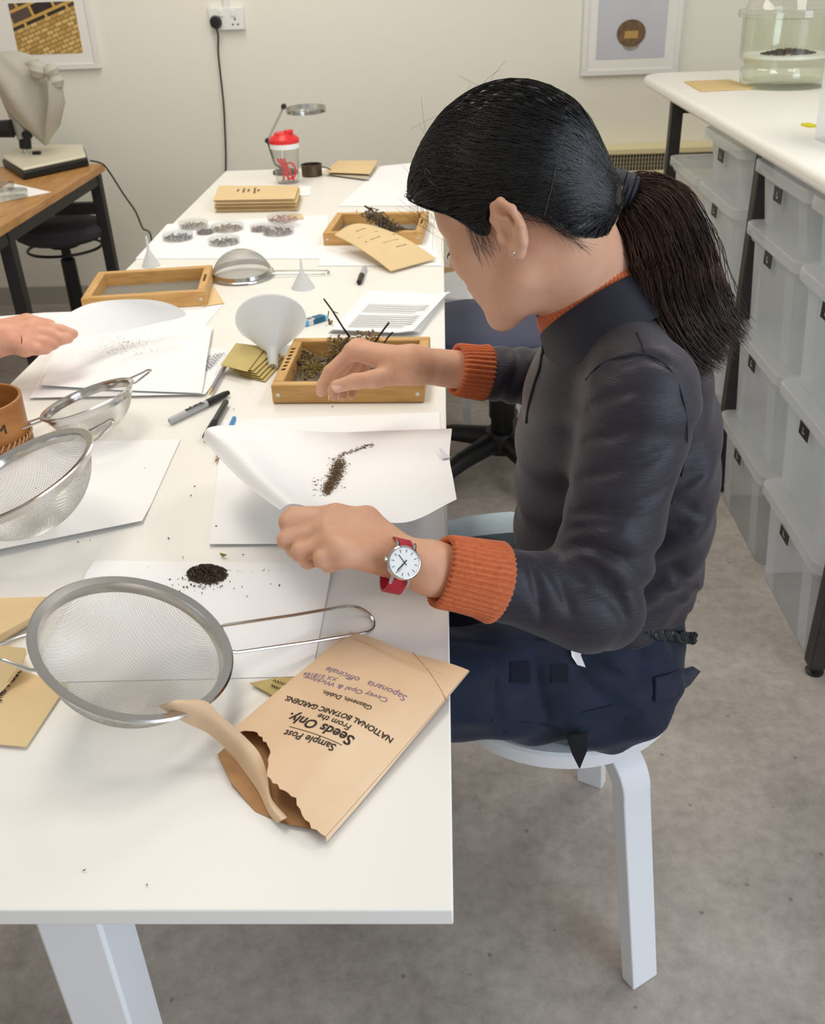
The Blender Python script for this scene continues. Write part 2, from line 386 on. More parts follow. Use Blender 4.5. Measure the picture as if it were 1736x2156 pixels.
# ------------------------------------------------------------ wall things
M_frame = mat('white_frame', (232, 231, 228), 0.4); M_mount = mat('picture_mount', (238, 236, 230), 0.7)
def picture(x0, x1, z0, z1, px0, px1, pz0, pz1, m, label):
    t = thing('framed_picture', ((x0 + x1) / 2, WY, z0), label, 'picture')
    y = WY - 0.022; fw = .022
    MB().box(((x0 + x1) / 2, y + .008, (z0 + z1) / 2), (x1 - x0 - .02, .01, z1 - z0 - .02)).build('mount', M_mount, t)
    for c, s in ((((x0 + x1) / 2, y + .01, z0 + fw / 2), (x1 - x0, .024, fw)), (((x0 + x1) / 2, y + .01, z1 - fw / 2), (x1 - x0, .024, fw)), ((x0 + fw / 2, y + .01, (z0 + z1) / 2), (fw, .024, z1 - z0 - 2 * fw)), ((x1 - fw / 2, y + .01, (z0 + z1) / 2), (fw, .024, z1 - z0 - 2 * fw))):
        MB().box(c, s).build('frame_bar', M_frame, t, bevel=.002)
    MB().box(((px0 + px1) / 2, y + .002, (pz0 + pz1) / 2), (px1 - px0, .002, pz1 - pz0)).build('print', m, t)
    return t
def basket_mat():
    m = bpy.data.materials.new('woven_basket_print'); m.use_nodes = True; nt = m.node_tree; b = nt.nodes['Principled BSDF']; b.inputs['Roughness'].default_value = .35
    tc = nt.nodes.new('ShaderNodeTexCoord'); mp = nt.nodes.new('ShaderNodeMapping'); mp.inputs['Rotation'].default_value = (0, math.radians(18), 0)
    nt.links.new(tc.outputs['Object'], mp.inputs[0])
    sp = nt.nodes.new('ShaderNodeSeparateXYZ'); nt.links.new(mp.outputs[0], sp.inputs[0])
    cb = nt.nodes.new('ShaderNodeCombineXYZ'); nt.links.new(sp.outputs[0], cb.inputs[0]); nt.links.new(sp.outputs[2], cb.inputs[1])
    br = nt.nodes.new('ShaderNodeTexBrick'); br.inputs['Scale'].default_value = 15; br.inputs['Color1'].default_value = (*lin((226, 196, 128)), 1); br.inputs['Color2'].default_value = (*lin((176, 138, 66)), 1)
    br.inputs['Mortar'].default_value = (*lin((150, 112, 52)), 1); br.inputs['Mortar Size'].default_value = .03
    nt.links.new(cb.outputs[0], br.inputs[0])
    mth = nt.nodes.new('ShaderNodeMath'); mth.operation = 'GREATER_THAN'; nt.links.new(sp.outputs[2], mth.inputs[0]); MB_BASK.append(mth)
    wv = nt.nodes.new('ShaderNodeTexBrick'); wv.inputs['Scale'].default_value = 5; wv.inputs['Color1'].default_value = (*lin((46, 34, 36)), 1); wv.inputs['Color2'].default_value = (*lin((92, 76, 66)), 1); wv.inputs['Mortar'].default_value = (*lin((206, 166, 84)), 1); wv.inputs['Mortar Size'].default_value = .03
    nt.links.new(cb.outputs[0], wv.inputs[0])
    mx = nt.nodes.new('ShaderNodeMix'); mx.data_type = 'RGBA'; nt.links.new(mth.outputs[0], mx.inputs[0]); nt.links.new(br.outputs[0], mx.inputs[6]); nt.links.new(wv.outputs[0], mx.inputs[7])
    nt.links.new(mx.outputs[2], b.inputs['Base Color']); return m
MB_BASK = []
mbk = basket_mat(); MB_BASK[0].inputs[1].default_value = 0.06
pic = picture(-1.93, -1.47, 1.035, 1.42, -1.814, -1.535, 1.098, 1.294, mbk, 'white framed photograph of yellow woven basketry above the microscope')
# the print's texture is measured from its own centre
pr = [c for c in pic.children if c.name.startswith('print')][0]
MB_BASK[0].inputs[1].default_value = 1.196 - 1.035 + 0.02
mg = mat('pale_print', (205, 205, 212), 0.4, rgb2=(190, 190, 200), vscale=2)
pic2 = picture(0.597, 1.007, 0.938, 1.30, 0.656, 0.943, 1.001, 1.26, mg, 'white framed picture of a round brown pot on pale ground')
M_pot = mat('pot_print_brown', (128, 98, 66), 0.6, rgb2=(86, 66, 48), vscale=40); M_potl = mat('pot_print_label', (186, 150, 84), 0.6); M_potb = mat('pot_print_base', (120, 110, 104), .6, rgb2=(180, 176, 170), vscale=60)
def disc(cx, cz, rx, rz, y, a0=0, a1=2 * PI, n=28): return [(cx + rx * math.cos(a0 + (a1 - a0) * k / n), y, cz + rz * math.sin(a0 + (a1 - a0) * k / n)) for k in range(n)]
pc = PY(1326, 72, WY); yy = WY - .0223
def flatpoly(pts, name, m, par): mb = MB(); mb.add(pts, [tuple(range(len(pts)))]); return mb.build(name, m, par)
flatpoly(disc(pc.x + .002, pc.z - .038, .035, .022, yy - .0006), 'pot_base_print', M_potb, pic2)
flatpoly(disc(pc.x, pc.z + .005, .06, .052, yy - .0012), 'pot_print', M_pot, pic2)
flatpoly([(pc.x - .03, yy - .0018, pc.z - .014), (pc.x + .028, yy - .0018, pc.z - .014), (pc.x + .03, yy - .0018, pc.z + .014), (pc.x - .026, yy - .0018, pc.z + .014)], 'pot_label_print', M_potl, pic2)

M_sock = mat('socket_white', (236, 236, 232), 0.35)
so = thing('wall_socket', (-0.9, WY, 1.163), 'white double wall socket with a black plug in its left outlet', 'socket')
MB().box((-0.9, WY - .012, 1.207), (.146, .024, .086)).build('faceplate', M_sock, so, bevel=.004)
for dx in (-.02, .03): MB().box((-0.9 + dx, WY - .0255, 1.228), (.018, .005, .026)).build('switch', M_sock, so, bevel=.002)
for dx, dz, s in ((.036, -.002, (.006, .008)), (.025, -.022, (.008, .005)), (.047, -.022, (.008, .005))):
    MB().box((-0.9 + dx, WY - .0245, 1.207 + dz), (s[0], .002, s[1])).build('pin_hole', M_black, so)
MB().box((-0.895, WY - .009, 1.36), (.025, .018, .22)).build('cable_conduit', M_sock, so, bevel=.002)
pl = thing('plug', (-0.942, WY - .03, 1.19), 'black three-pin plug in the wall socket with its cable', 'plug')
MB().lathe([(0, 0), (.024, 0), (.026, .012), (.02, .028), (0, .03)], 20, Matrix.Translation((-0.944, WY - .024, 1.196)) @ Matrix.Rotation(PI / 2, 4, 'X')).build('plug_body', M_black, pl, smooth=True)
pth = [Vector((-0.944, WY - .045, 1.18))] + [PY(x, y, WY - .02) for x, y in ((459, 75), (459, 110), (463, 150), (470, 215), (473, 270), (475, 330), (474, 380), (472, 460))] + [Vector((-1.0, WY - .03, .02))]
MB().tube(spline(pth, 6), .0038, 6).build('cable', M_black, pl, smooth=True)

# storage radiator with a grille on the back wall
M_cream = mat('cream_enamel', (232, 221, 178), 0.45); M_grille = mat('grille_dark', (70, 66, 56), 0.6)
M_gbar = mat('grille_metal', (168, 160, 136), .45)
hx0, hx1 = 0.42, 1.9
ra = thing('wall_heater', (1.1, WY - .07, 0), 'cream convector heater with a dark top grille on the back wall', 'heater')
MB().box(((hx0 + hx1) / 2, WY - .06, .30), (hx1 - hx0, .12, .52)).build('casing', M_cream, ra, bevel=.006)
MB().box(((hx0 + hx1) / 2, WY - .06, .642), (hx1 - hx0, .12, .028)).build('top_cover', M_cream, ra, bevel=.006)
MB().box(((hx0 + hx1) / 2, WY - .052, .595), (hx1 - hx0, .1, .068)).build('grille_backing', M_grille, ra)
bars = []
_first = None
for k in range(110):
    x = hx0 + .008 + k * (hx1 - hx0 - .016) / 109
    if _first is None: _first = MB().box((x, WY - .107, .595), (.005, .006, .068)).build('grille_bar', M_gbar, ra); _x0 = x
    else: c = _first.copy(); COL.objects.link(c); c.parent = ra; c.location.x = x - _x0
for z in (.578, .595, .612): MB().box(((hx0 + hx1) / 2, WY - .106, z), (hx1 - hx0, .004, .003)).build('grille_rail', M_gbar, ra)

# ------------------------------------------------------------ wooden desk in the left corner
M_dwood = mat('desk_wood', (200, 150, 90), 0.4, rgb2=(168, 116, 64), vscale=6, stretch=(14, 1.2, 4))
DZ = 0.725; dxr = -1.368; dyf = 4.0; dyn = 2.75
dk = thing('desk', (-1.75, 3.4, 0), 'wooden desk on a black metal frame in the left corner, holding the covered microscope', 'desk')
MB().prism(rect(-2.5, dxr, dyn, dyf), DZ - .028, DZ).build('desktop', M_dwood, dk, bevel=.002)
M_dk = mat('desk_frame', (34, 33, 34), 0.5)
for lx in (dxr - .035, -2.45):
    for ly in (dyf - .04, PX(12, 500, dxr - .035).y): MB().box((lx, ly, (DZ - .03) / 2), (.042, .042, DZ - .03)).build('leg', M_dk, dk, bevel=.002)
MB().box((dxr - .035, (dyn + dyf) / 2, DZ - .05), (.035, dyf - dyn - .02, .044)).build('side_rail', M_dk, dk)
MB().box((-1.92, dyf - .04, .56), (1.02, .035, .045)).build('back_rail', M_dk, dk)
MB().box((-1.92, dyf - .04, DZ - .05), (1.02, .035, .044)).build('back_rail', M_dk, dk)

# black round stool under the desk
sc = P(126, 470, .5); sx, sy = sc.x, sc.y
M_blkfab = mat('black_fabric', (60, 60, 66), 0.9, bump=0.2, bscale=500)
st = thing('swivel_stool', (sx, sy, 0), 'black round swivel stool standing under the wooden desk', 'stool')
MB().lathe([(0, .43), (.15, .435), (.182, .455), (.186, .475), (.17, .498), (.1, .507), (0, .508)], 40, Matrix.Translation((sx, sy, 0))).build('seat', M_blkfab, st, smooth=True)
ring = [Vector((sx + .15 * math.cos(a), sy + .15 * math.sin(a), .40)) for a in [2 * PI * k / 40 for k in range(40)]]
MB().tube(ring, .006, 6, closed=True).build('height_ring', M_black, st, smooth=True)
MB().lathe([(0, .40), (.06, .405), (.07, .43), (0, .43)], 20, Matrix.Translation((sx, sy, 0))).build('seat_plate', M_black, st, smooth=True)
MB().lathe([(0.02, .40), (.02, .36), (.03, .35), (.032, .10), (.03, .06), (0, .06)], 20, Matrix.Translation((sx, sy, 0))).build('column', M_black, st, smooth=True)
for k in range(5):
    a = 2 * PI * k / 5 + .35
    e = Vector((sx + .27 * math.cos(a), sy + .27 * math.sin(a), .055))
    MB().tube([(sx, sy, .09), (sx + .14 * math.cos(a), sy + .14 * math.sin(a), .085), e], [.022, .018, .013], 8).build('base_arm', M_black, st, smooth=True)
    MB().lathe([(0, -.011), (.024, -.011), (.024, .011), (0, .011)], 14, Matrix.Translation((e.x, e.y, .025)) @ Matrix.Rotation(PI / 2, 4, 'X') @ Matrix.Rotation(a, 4, 'Y')).build('caster', M_black, st, smooth=True)
cw = [PX(190, 338, -1.39) + Vector((0, 0, .0)), P(215, 345, DZ + .006), PX(232, 365, -1.345), PX(262, 412, -1.33), PX(285, 445, -1.31), PX(300, 480, -1.30), PX(320, 512, -1.28), Vector((-1.25, 3.85, .02))]
tag(MB().tube(spline(cw, 6), .0035, 6).build('power_cable', M_black, smooth=True), 'thin black power cable hanging off the wooden desk corner', 'cable')

# microscope under a grey cloth bag
mp0 = P(100, 350, DZ)
ms = thing('microscope', (mp0.x, mp0.y, DZ), 'stereo microscope with black-edged cream base and bagged head on the wooden desk', 'microscope')
bp = [P(8, 352, DZ), P(52, 380, DZ), P(188, 350, DZ), P(180, 325, DZ), P(40, 325, DZ)]
M_cbase = mat('cream_base', (224, 218, 198), 0.4)
MB().prism([(v.x, v.y) for v in bp][::1], DZ + .001, DZ + .03).build('base', M_black, ms, bevel=.006)
cc = sum(bp, Vector()) / 5
MB().prism([(cc.x + (v.x - cc.x) * .97, cc.y + (v.y - cc.y) * .97) for v in bp], DZ + .03, DZ + .042).build('stage', M_cbase, ms, bevel=.006)
k0 = PY(60, 333, cc.y + .02); yb = cc.y + .02
def ypt(px, py): return PY(px, py, yb)
MB().tube([ypt(60, 338), ypt(48, 300), ypt(40, 262)], .014, 12).build('pillar', M_steel, ms, smooth=True)
MB().tube([ypt(54, 312), ypt(52, 292)], .024, 14).build('collar', M_black, ms, smooth=True)
MB().tube([ypt(52, 290), ypt(30, 235), ypt(20, 210)], [.03, .028, .03], 12).build('focus_arm', mat('grey_enamel', (176, 174, 164), .5), ms, smooth=True)
kk = ypt(18, 268); MB().lathe([(0, -.03), (.032, -.03), (.034, .03), (0, .03)], 20, Matrix.Translation(kk + Vector((0, -.04, 0))) @ Matrix.Rotation(PI / 2, 4, 'Y')).build('focus_knob', M_black, ms, smooth=True)
kk = ypt(58, 282); MB().lathe([(0, -.012), (.018, -.012), (.018, .012), (0, .012)], 16, Matrix.Translation(kk + Vector((.01, -.03, 0))) @ Matrix.Rotation(PI / 2, 4, 'X')).build('clamp_knob', M_black, ms, smooth=True)
MB().box(P(78, 325, DZ + .042) + Vector((0, 0, .006)), (.03, .02, .012)).build('stage_clip', M_black, ms)
# cloth bag: lofted rings along a leaning axis with knotted corners
M_cloth = mat('grey_cloth', (186, 183, 170), 0.95, bump=0.25, bscale=24, bdist=.01)
bag = thing('cloth_dust_cover', ypt(60, 300), 'grey cloth bag knotted over the microscope head', 'dust cover')
prof = [((98, 306), .006), ((95, 290), .03), ((88, 265), .062), ((78, 240), .088), ((68, 212), .105), ((58, 190), .11), ((46, 168), .105), ((30, 150), .1), ((14, 132), .085), ((0, 118), .05), ((-6, 112), .01)]
pts = []
for i, ((px, py), r) in enumerate(prof):
    c = ypt(px, py); row = []
    for j in range(37):
        a = 2 * PI * j / 36
        rr = r * (1 + .10 * math.sin(3 * a + i * .25) + .07 * math.sin(7 * a + i * .35))
        row.append(c + Vector((math.cos(a) * rr * .95, math.sin(a) * rr * .85, math.cos(a) * rr * .35)))
    pts.append(row)
MB().grid(pts).build('bag', M_cloth, bag, smooth=True, sub=1)
for (px, py, r, ax) in ((80, 148, .034, .3), (108, 150, .03, -.4), (118, 172, .03, -.2)):
    c = PY(px, py, yb - .09)
    MB().lathe([(0, -r), (r * .7, -r * .7), (r * 1.05, 0), (r * .8, r * .6), (0, r)], 18, Matrix.Translation(c) @ Matrix.Rotation(ax, 4, 'Y')).build('knot', M_cloth, bag, smooth=True)
pts = [PY(82, 150, yb - .09), PY(72, 140, yb - .09), PY(66, 128, yb - .09)]
MB().tube(pts, [.028, .02, .03], 10, flat=.5).build('knot_tail', M_cloth, bag, smooth=True)
MB().tube([PY(115, 170, yb - .1), PY(120, 215, yb - .1), PY(112, 262, yb - .09), PY(98, 300, yb - .05)], [.028, .034, .03, .006], 12, flat=.4).build('hanging_fold', M_cloth, bag, smooth=True)
# sheet and dishes on the desk
q = [P(-60, 440, DZ), P(20, 385, DZ), P(108, 405, DZ), P(-20, 430, DZ)]
mb = MB(); mb.add([v + Vector((0, 0, .001)) for v in q], [(0, 3, 2, 1)])
M_paper = mat('white_paper', (250, 250, 252), 0.8)
tag(mb.build('paper_sheet', M_paper, solid=.0006), 'white paper sheet lying on the wooden desk', 'paper')
ORD = ['first', 'second', 'third', 'fourth', 'fifth', 'sixth', 'seventh', 'eighth', 'ninth']
# ------------------------------------------------------------ papers on the table
M_paper = MATS['white_paper']
def quadgrid(rows, n=0):
    return [[Vector(p) for p in r] for r in rows]
def sheet(name, corners, label, lift=0.0006, z=None, nu=8, nv=8, warp=None, m=None, cat='paper', th=.0005, group=None):
    """corners: far-left, far-right, near-right, near-left as table pixels; warp(u,v)->extra height"""
    nu = nv = 16
    a, b, c, d = [P(x, y, TZ + lift) for x, y in corners]
    pts = []
    for i in range(nu + 1):
        u = i / nu; row = []
        for j in range(nv + 1):
            v = j / nv
            p = (a * (1 - u) + b * u) * (1 - v) + (d * (1 - u) + c * u) * v
            if warp: p = p + Vector((0, 0, warp(u, v)))
            row.append(p)
        pts.append(row)
    o = MB().grid([r[::-1] for r in pts]).build(name, m or M_paper, solid=th, smooth=True, offset=0)
    return tag(o, label, cat, group)
sheet('paper_sheet', [(200, 1180), (702, 1186), (656, 1424), (55, 1438)], 'white sheet with a centre crease under the large front sieve', .0006, warp=lambda u, v: .0035 * max(0, 1 - abs(v - .12) * 9) + .004 * max(0, u - .9) * 10 * (1 - v))
sheet('paper_sheet', [(470, 885), (925, 868), (938, 1149), (440, 1150)], 'white sheet lying under the paper the woman holds', .0012, warp=lambda u, v: .003 * max(0, v - .9) * 10)
sheet('paper_sheet', [(-40, 935), (380, 925), (300, 1102), (-120, 1195)], 'white sheet with a lifted near edge under the left hanging sieve', .0016, warp=lambda u, v: .010 * max(0, v - .8) * 5 * (0.4 + .6 * (1 - u)))
sheet('paper_sheet', [(-30, 668), (470, 640), (420, 700), (-60, 720)], 'white sheet behind the other person\'s hand at the left table edge', .0008, warp=lambda u, v: .012 * max(0, .25 - v) * max(0, 1 - abs(u - .25) * 5))
sheet('paper_sheet', [(130, 700), (487, 738), (432, 834), (62, 842)], 'folded white sheet with handwriting under the middle strainer', .0014, warp=lambda u, v: .004 * max(0, v - .85) * 6)
sheet('paper_sheet', [(150, 672), (448, 690), (425, 832), (85, 815)], 'creased white sheet scattered with fine seed dust', .0052, warp=lambda u, v: .006 * abs(math.sin(3.1 * v + .4)) * .8 + .004 * abs(u - .5))
sheet('paper_sheet', [(805, 350), (905, 340), (905, 434), (712, 434)], 'large white sheet at the far end of the table beside the head', .0008, warp=lambda u, v: .006 * max(0, .2 - v))
sheet('paper_sheet', [(352, 472), (690, 452), (690, 545), (285, 545)], 'white sheet under the petri dishes', .0006)
sheet('paper_sheet', [(700, 470), (905, 470), (930, 560), (668, 560)], 'white sheet under the far right wooden sieve', .0009)
for k in range(5):
    o = 3 * k
    sheet('printed_page', [(772 + o, 612 + o * .4), (948 - o * .5, 620 + o * .2), (882 - o, 706 - o * .3), (690 + o * .6, 700 - o * .5)], ('topmost printed page of the pile beside the woman\'s chin' if k == 4 else 'printed page in the pile beside the woman\'s chin, %s from the bottom' % ORD[k]), .001 + k * .0022, group='pile of printed pages', warp=lambda u, v: .012 * max(0, u - .8) * 5 * .5)
M_print = mat('print_grey', (176, 176, 178), .8)
pg = [o for o in bpy.data.objects if o.name.startswith('printed_page')][-1]
for i in range(11):
    if i == 4: continue
    v = .22 + .055 * i
    a = P(790 - v * 75, 622 + v * 82, TZ + .0125); b = P(918 - v * 62 - (20 if i in (3, 10) else 0), 626 + v * 78, TZ + .0135)
    MB().add([a, b, b + Vector((0, -.004, 0)), a + Vector((0, -.004, 0))], [(0, 3, 2, 1)]).build('text_line', M_print, pg)

# writing on the folded sheet
M_pen = mat('pen_ink', (120, 118, 150), .8)
fs_ = [o for o in bpy.data.objects if o.get('label', '').startswith('folded white sheet')][0]
for k in range(5):
    p0 = P(470 - k * 9, 742 + k * 2, TZ + .0045); p1 = P(440 - k * 7, 778 + k * 3, TZ + .0045)
    path = [p0.lerp(p1, i / 22) + Vector((.003 * math.sin(i * 2.1 + k), .002 * math.cos(i * 1.7), 0)) for i in range(23)]
    MB().tube(path, .0005, 4).build('handwriting', M_pen, fs_)

# sheet lifted by the other person's hand
pts = [[PY(95, 690, 1.62), PY(150, 655, 1.70), PY(190, 636, 1.75), PY(262, 629, 1.78), PY(330, 630, 1.79)],
       [PY(110, 696, 1.63), PY(190, 672, 1.72), PY(250, 655, 1.77), PY(330, 645, 1.80), PY(375, 645, 1.81)],
       [PY(135, 704, 1.64), PY(210, 706, 1.71), PY(280, 692, 1.77), PY(350, 676, 1.80), PY(404, 665, 1.82)]]
tag(MB().grid(pts).build('paper_sheet', M_paper, solid=.0005, sub=2, smooth=True), 'bent white sheet lifted by the other person\'s hand', 'paper')

# ------------------------------------------------------------ paper held by the woman (creased trough)
HR = [[(427, 924, .835), (443, 900, .852), (520, 897, .822), (680, 910, .800), (820, 907, .797), (951, 903, .803)],
      [(462, 965, .842), (494, 938, .858), (565, 945, .820), (705, 962, .796), (830, 950, .800), (946, 962, .808)],
      [(520, 1022, .852), (548, 998, .866), (606, 1008, .832), (690, 1036, .812), (830, 1012, .815), (953, 1006, .816)],
      [(590, 1074, .862), (612, 1062, .873), (650, 1068, .866), (722, 1082, .850), (850, 1101, .836), (961, 1052, .827)]]
HA_ = np.array(HR, float)
def cr_rows(A, n):
    """Catmull-Rom densify along axis 0"""
    Q = np.concatenate([[2 * A[0] - A[1]], A, [2 * A[-1] - A[-2]]]); out = []
    for i in range(1, len(Q) - 2):
        for k in range(n):
            t = k / n; out.append(.5 * (2 * Q[i] + (Q[i + 1] - Q[i - 1]) * t + (2 * Q[i - 1] - 5 * Q[i] + 4 * Q[i + 1] - Q[i + 2]) * t * t + (3 * Q[i] - Q[i - 1] - 3 * Q[i + 1] + Q[i + 2]) * t ** 3))
    out.append(A[-1]); return np.array(out)
HD = cr_rows(cr_rows(HA_, 16).swapaxes(0, 1), 12).swapaxes(0, 1)
held = tag(MB().grid([[P(*q) for q in r] for r in HD]).build('held_paper', M_paper, solid=.0005, smooth=True, sharp=0), 'creased white paper holding brown seeds, lifted in the woman\'s left hand', 'paper')
held.data.validate()
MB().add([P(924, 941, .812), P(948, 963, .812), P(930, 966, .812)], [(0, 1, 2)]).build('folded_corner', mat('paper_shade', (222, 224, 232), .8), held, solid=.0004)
def surf(px, py):
    """point on the held paper under a pixel (inverse distance of the control heights)"""
    q = HD[:, 12:].reshape(-1, 3); d = (q[:, 0] - px) ** 2 + (q[:, 1] - py) ** 2; i = np.argsort(d)[:4]; w = 1 / (d[i] + 1)
    return P(px, py, float((q[i, 2] * w).sum() / w.sum()) + .0016)
M_chaff = mat('chaff', (126, 100, 70), .8, rgb2=(84, 64, 46), vscale=400)
pts = []
for _ in range(1500):
    t = random.random(); c = np.array([686, 1038]) * (1 - t) + np.array([716, 972]) * t
    wd_ = 6 + 19 * t * (1.35 - t)
    x = c[0] + random.gauss(0, wd_ * .5) + 4 * math.sin(t * 3) ; y = c[1] + random.gauss(0, wd_ * .5)
    pts.append(surf(x, y) + Vector((0, 0, random.random() * .004)))
for _ in range(110):
    t = random.random(); pts.append(surf(718 + 66 * t + random.gauss(0, 2), 962 - 26 * t ** .7 + random.gauss(0, 2)))
for _ in range(60): pts.append(surf(random.uniform(655, 700), random.uniform(1005, 1045)))
seeds('seed_line', pts, .0009, .0024, .32, M_chaff, 'brown seeds gathered in the crease of the held paper', 'seeds', .2)

# loose seeds and chaff on the table
pts = []
for _ in range(1500):
    a = random.uniform(0, 2 * PI); q = random.random() ** .6
    c = P(437 + 44 * q * math.cos(a), 1213 + 19 * q * math.sin(a))
    pts.append(c + Vector((0, 0, .003 + .014 * (1 - q) ** .8 * random.random())))
for _ in range(130): t = random.random() ** 1.4; pts.append(P(478 + 118 * t, 1208 + random.gauss(0, 1.5)) + Vector((0, 0, .0025)))
for _ in range(90): pts.append(P(random.gauss(420, 30), random.gauss(1226, 12)) + Vector((0, 0, .0025)))
for _ in range(14): pts.append(P(random.uniform(230, 700), random.uniform(1195, 1260)) + Vector((0, 0, .002)))
M_pile = mat('seed_pile', (92, 74, 58), .8, rgb2=(46, 36, 30), vscale=500)
seeds('seed_pile', pts, .0010, .0026, .45, M_pile, 'small heap of dark seeds on the creased white sheet', 'seeds', .8)
pts = [P(random.gauss(245, 42), 0, 0) if False else P(random.gauss(248, 45), random.gauss(738, 13)) + Vector((0, 0, .011)) for _ in range(420)]
seeds('seed_dust', pts, .0006, .0014, .5, mat('seed_dust', (150, 128, 100), .9), 'fine brown seed dust scattered on the creased sheet at left', 'seeds')
pts = [P(x, y) + Vector((0, 0, .0018)) for x, y in ((402, 1045), (305, 988), (455, 1110), (355, 1135), (165, 1143), (190, 1140), (512, 1170), (492, 863), (385, 1175), (75, 1030), (178, 1835), (310, 1866), (410, 1026), (480, 985), (700, 858))]
seeds('loose_seed', pts, .0015, .003, .4, M_pile, 'stray dark seeds dotted about the white table', 'seeds')
M_green = mat('green_leaf', (120, 124, 40), .6)
tag(MB().add([P(463, 1164, TZ + .004), P(478, 1168, TZ + .006), P(470, 1173, TZ + .003), P(464, 1169, TZ + .003)], [(0, 1, 2, 3)]).build('leaf_scrap', M_green, solid=.0006), 'tiny green leaf scrap above the seed heap', 'leaf')

# ------------------------------------------------------------ wire strainers
M_wire = mat('wire_steel', (214, 212, 208), 0.3, metal=1.0)
def wire_mesh(r, d, s, wr):
    Rb = (r * r + d * d) / (2 * d); V = []; F = []
    n = int(r / s)
    for ax in (0, 1):
        for k in range(-n, n + 1):
            a = k * s; L = math.sqrt(max(r * r - a * a, 0))
            if L < s: continue
            m = max(4, int(L * 2 / .0065))
            b = np.linspace(-L, L, m + 1)
            z = -(np.sqrt(np.maximum(Rb * Rb - a * a - b * b, 0)) - (Rb - d))
            z = z + (0.0003 if (k % 2) else -0.0003) * (1 if ax else -1)
            base = len(V)
            for i in range(m + 1):
                for (o, w) in ((-wr, -wr * .6), (wr, -wr * .6), (0, wr)):
                    V.append((a + o, b[i], z[i] + w) if ax == 0 else (b[i], a + o, z[i] + w))
            for i in range(m):
                for j in range(3):
                    j2 = (j + 1) % 3; F.append((base + i * 3 + j, base + i * 3 + j2, base + i * 3 + 3 + j2, base + i * 3 + 3 + j))
    me = bpy.data.meshes.new('wire_mesh'); me.from_pydata(V, [], F); me.update(); me.materials.append(M_wire); return me
WM = wire_mesh(0.1, 0.072, 0.00155, 0.00023)
def strainer(label, C, hdir, normal, r, handle=0.17, hw=.022, hook=True, dscale=1.0, rim=.013, bend=0.0, group='wire mesh strainers on the work table'):
    M = frame_mat(C, hdir, normal)
    t = thing('strainer', C, label, 'strainer', group)
    MB().lathe([(r * .885, -.006), (r * .90, -.0015), (r - .002, .0), (r, -.0015), (r - .001, -.004), (r * .93, -.006), (r * .905, -.014), (r * .885, -.014)], 72, M, closed=True).build('rim', M_steel, t, smooth=True, sharp=35)
    o = bpy.data.objects.new('mesh_bowl', WM); COL.objects.link(o); o.parent = t
    k = r * .9 / .1
    o.matrix_local = Matrix.Translation(-Vector(C)) @ M @ Matrix.Translation((0, 0, -.010)) @ Matrix.Rotation(.55, 4, 'Z') @ Matrix.Diagonal((k, k, k * dscale, 1))
    o['kind'] = 'stuff'
    wr = .0019
    if handle:
        path = [(r * .965, hw * .8, -.003), (r * 1.03, hw * .9, -.003), (r + handle * .5, hw * .95, -.002 + bend * .5), (r + handle * .9, hw, bend)]
        end = [(r + handle * .9 + hw * math.sin(a), hw * math.cos(a), bend) for a in [PI * q / 10 for q in range(1, 10)]]
        path = path + end + [(x, -y, z) for x, y, z in path[::-1]]
        MB().tube(path, wr, 8, M=M).build('handle', M_steel, t, smooth=True)
    if hook:
        w2 = .023; L = .030
        path = [(-r * .955, w2, -.003), (-r * 1.02, w2 * .92, -.003), (-r - L * .75, w2 * .45, 0)]
        end = [(-r - L * .75 - .010 * math.sin(a), .0105 * math.cos(a), .001) for a in [PI * q / 8 for q in range(1, 8)]]
        path = path + end + [(x, -y, z) for x, y, z in path[::-1]]
        MB().tube(path, wr * .9, 8, M=M).build('hook', M_steel, t, smooth=True)
    return t
# large one in front
he = P(775, 1302, TZ + .004); c0 = P(283, 1354, TZ + .078)
nrm = Vector((.40, -.04, .91)).normalized(); hb = (he - c0).dot(nrm); hv = (he - c0) - nrm * hb; hd = hv.normalized()
strainer('large wire strainer with long loop handle in front of the seed heap', c0, hd, nrm, 0.100, handle=hv.length - .100, bend=hb)
# middle left, handle hidden behind the round wooden sieve
c1 = P(182, 838, TZ + .062); hk = P(290, 792, TZ + .080)
hd = (c1 - hk).normalized(); n1 = Vector((-.24, .06, .97))
strainer('wire strainer lying on the folded sheet behind the wooden drum sieve', c1, hd, n1, 0.079, handle=.045, hw=.014)
# left one tipped on its side
c2 = P(36, 1000, TZ + .092); hk = P(192, 912, TZ + .125)
hd = (c2 - hk).normalized(); n2 = Vector((-.52, -.20, .83))
strainer('wire strainer tipped on its side at the left table edge', c2, hd, n2, 0.108, handle=.14, hw=.018)
# far one lying rim down
c3 = P(510, 578, TZ + .006); hd = (P(690, 573, TZ + .006) - c3).normalized()
strainer('small wire strainer lying dome up in front of the petri dishes', c3, hd, Vector((0.02, 0.06, -1)), .078, handle=.135, hw=.012)

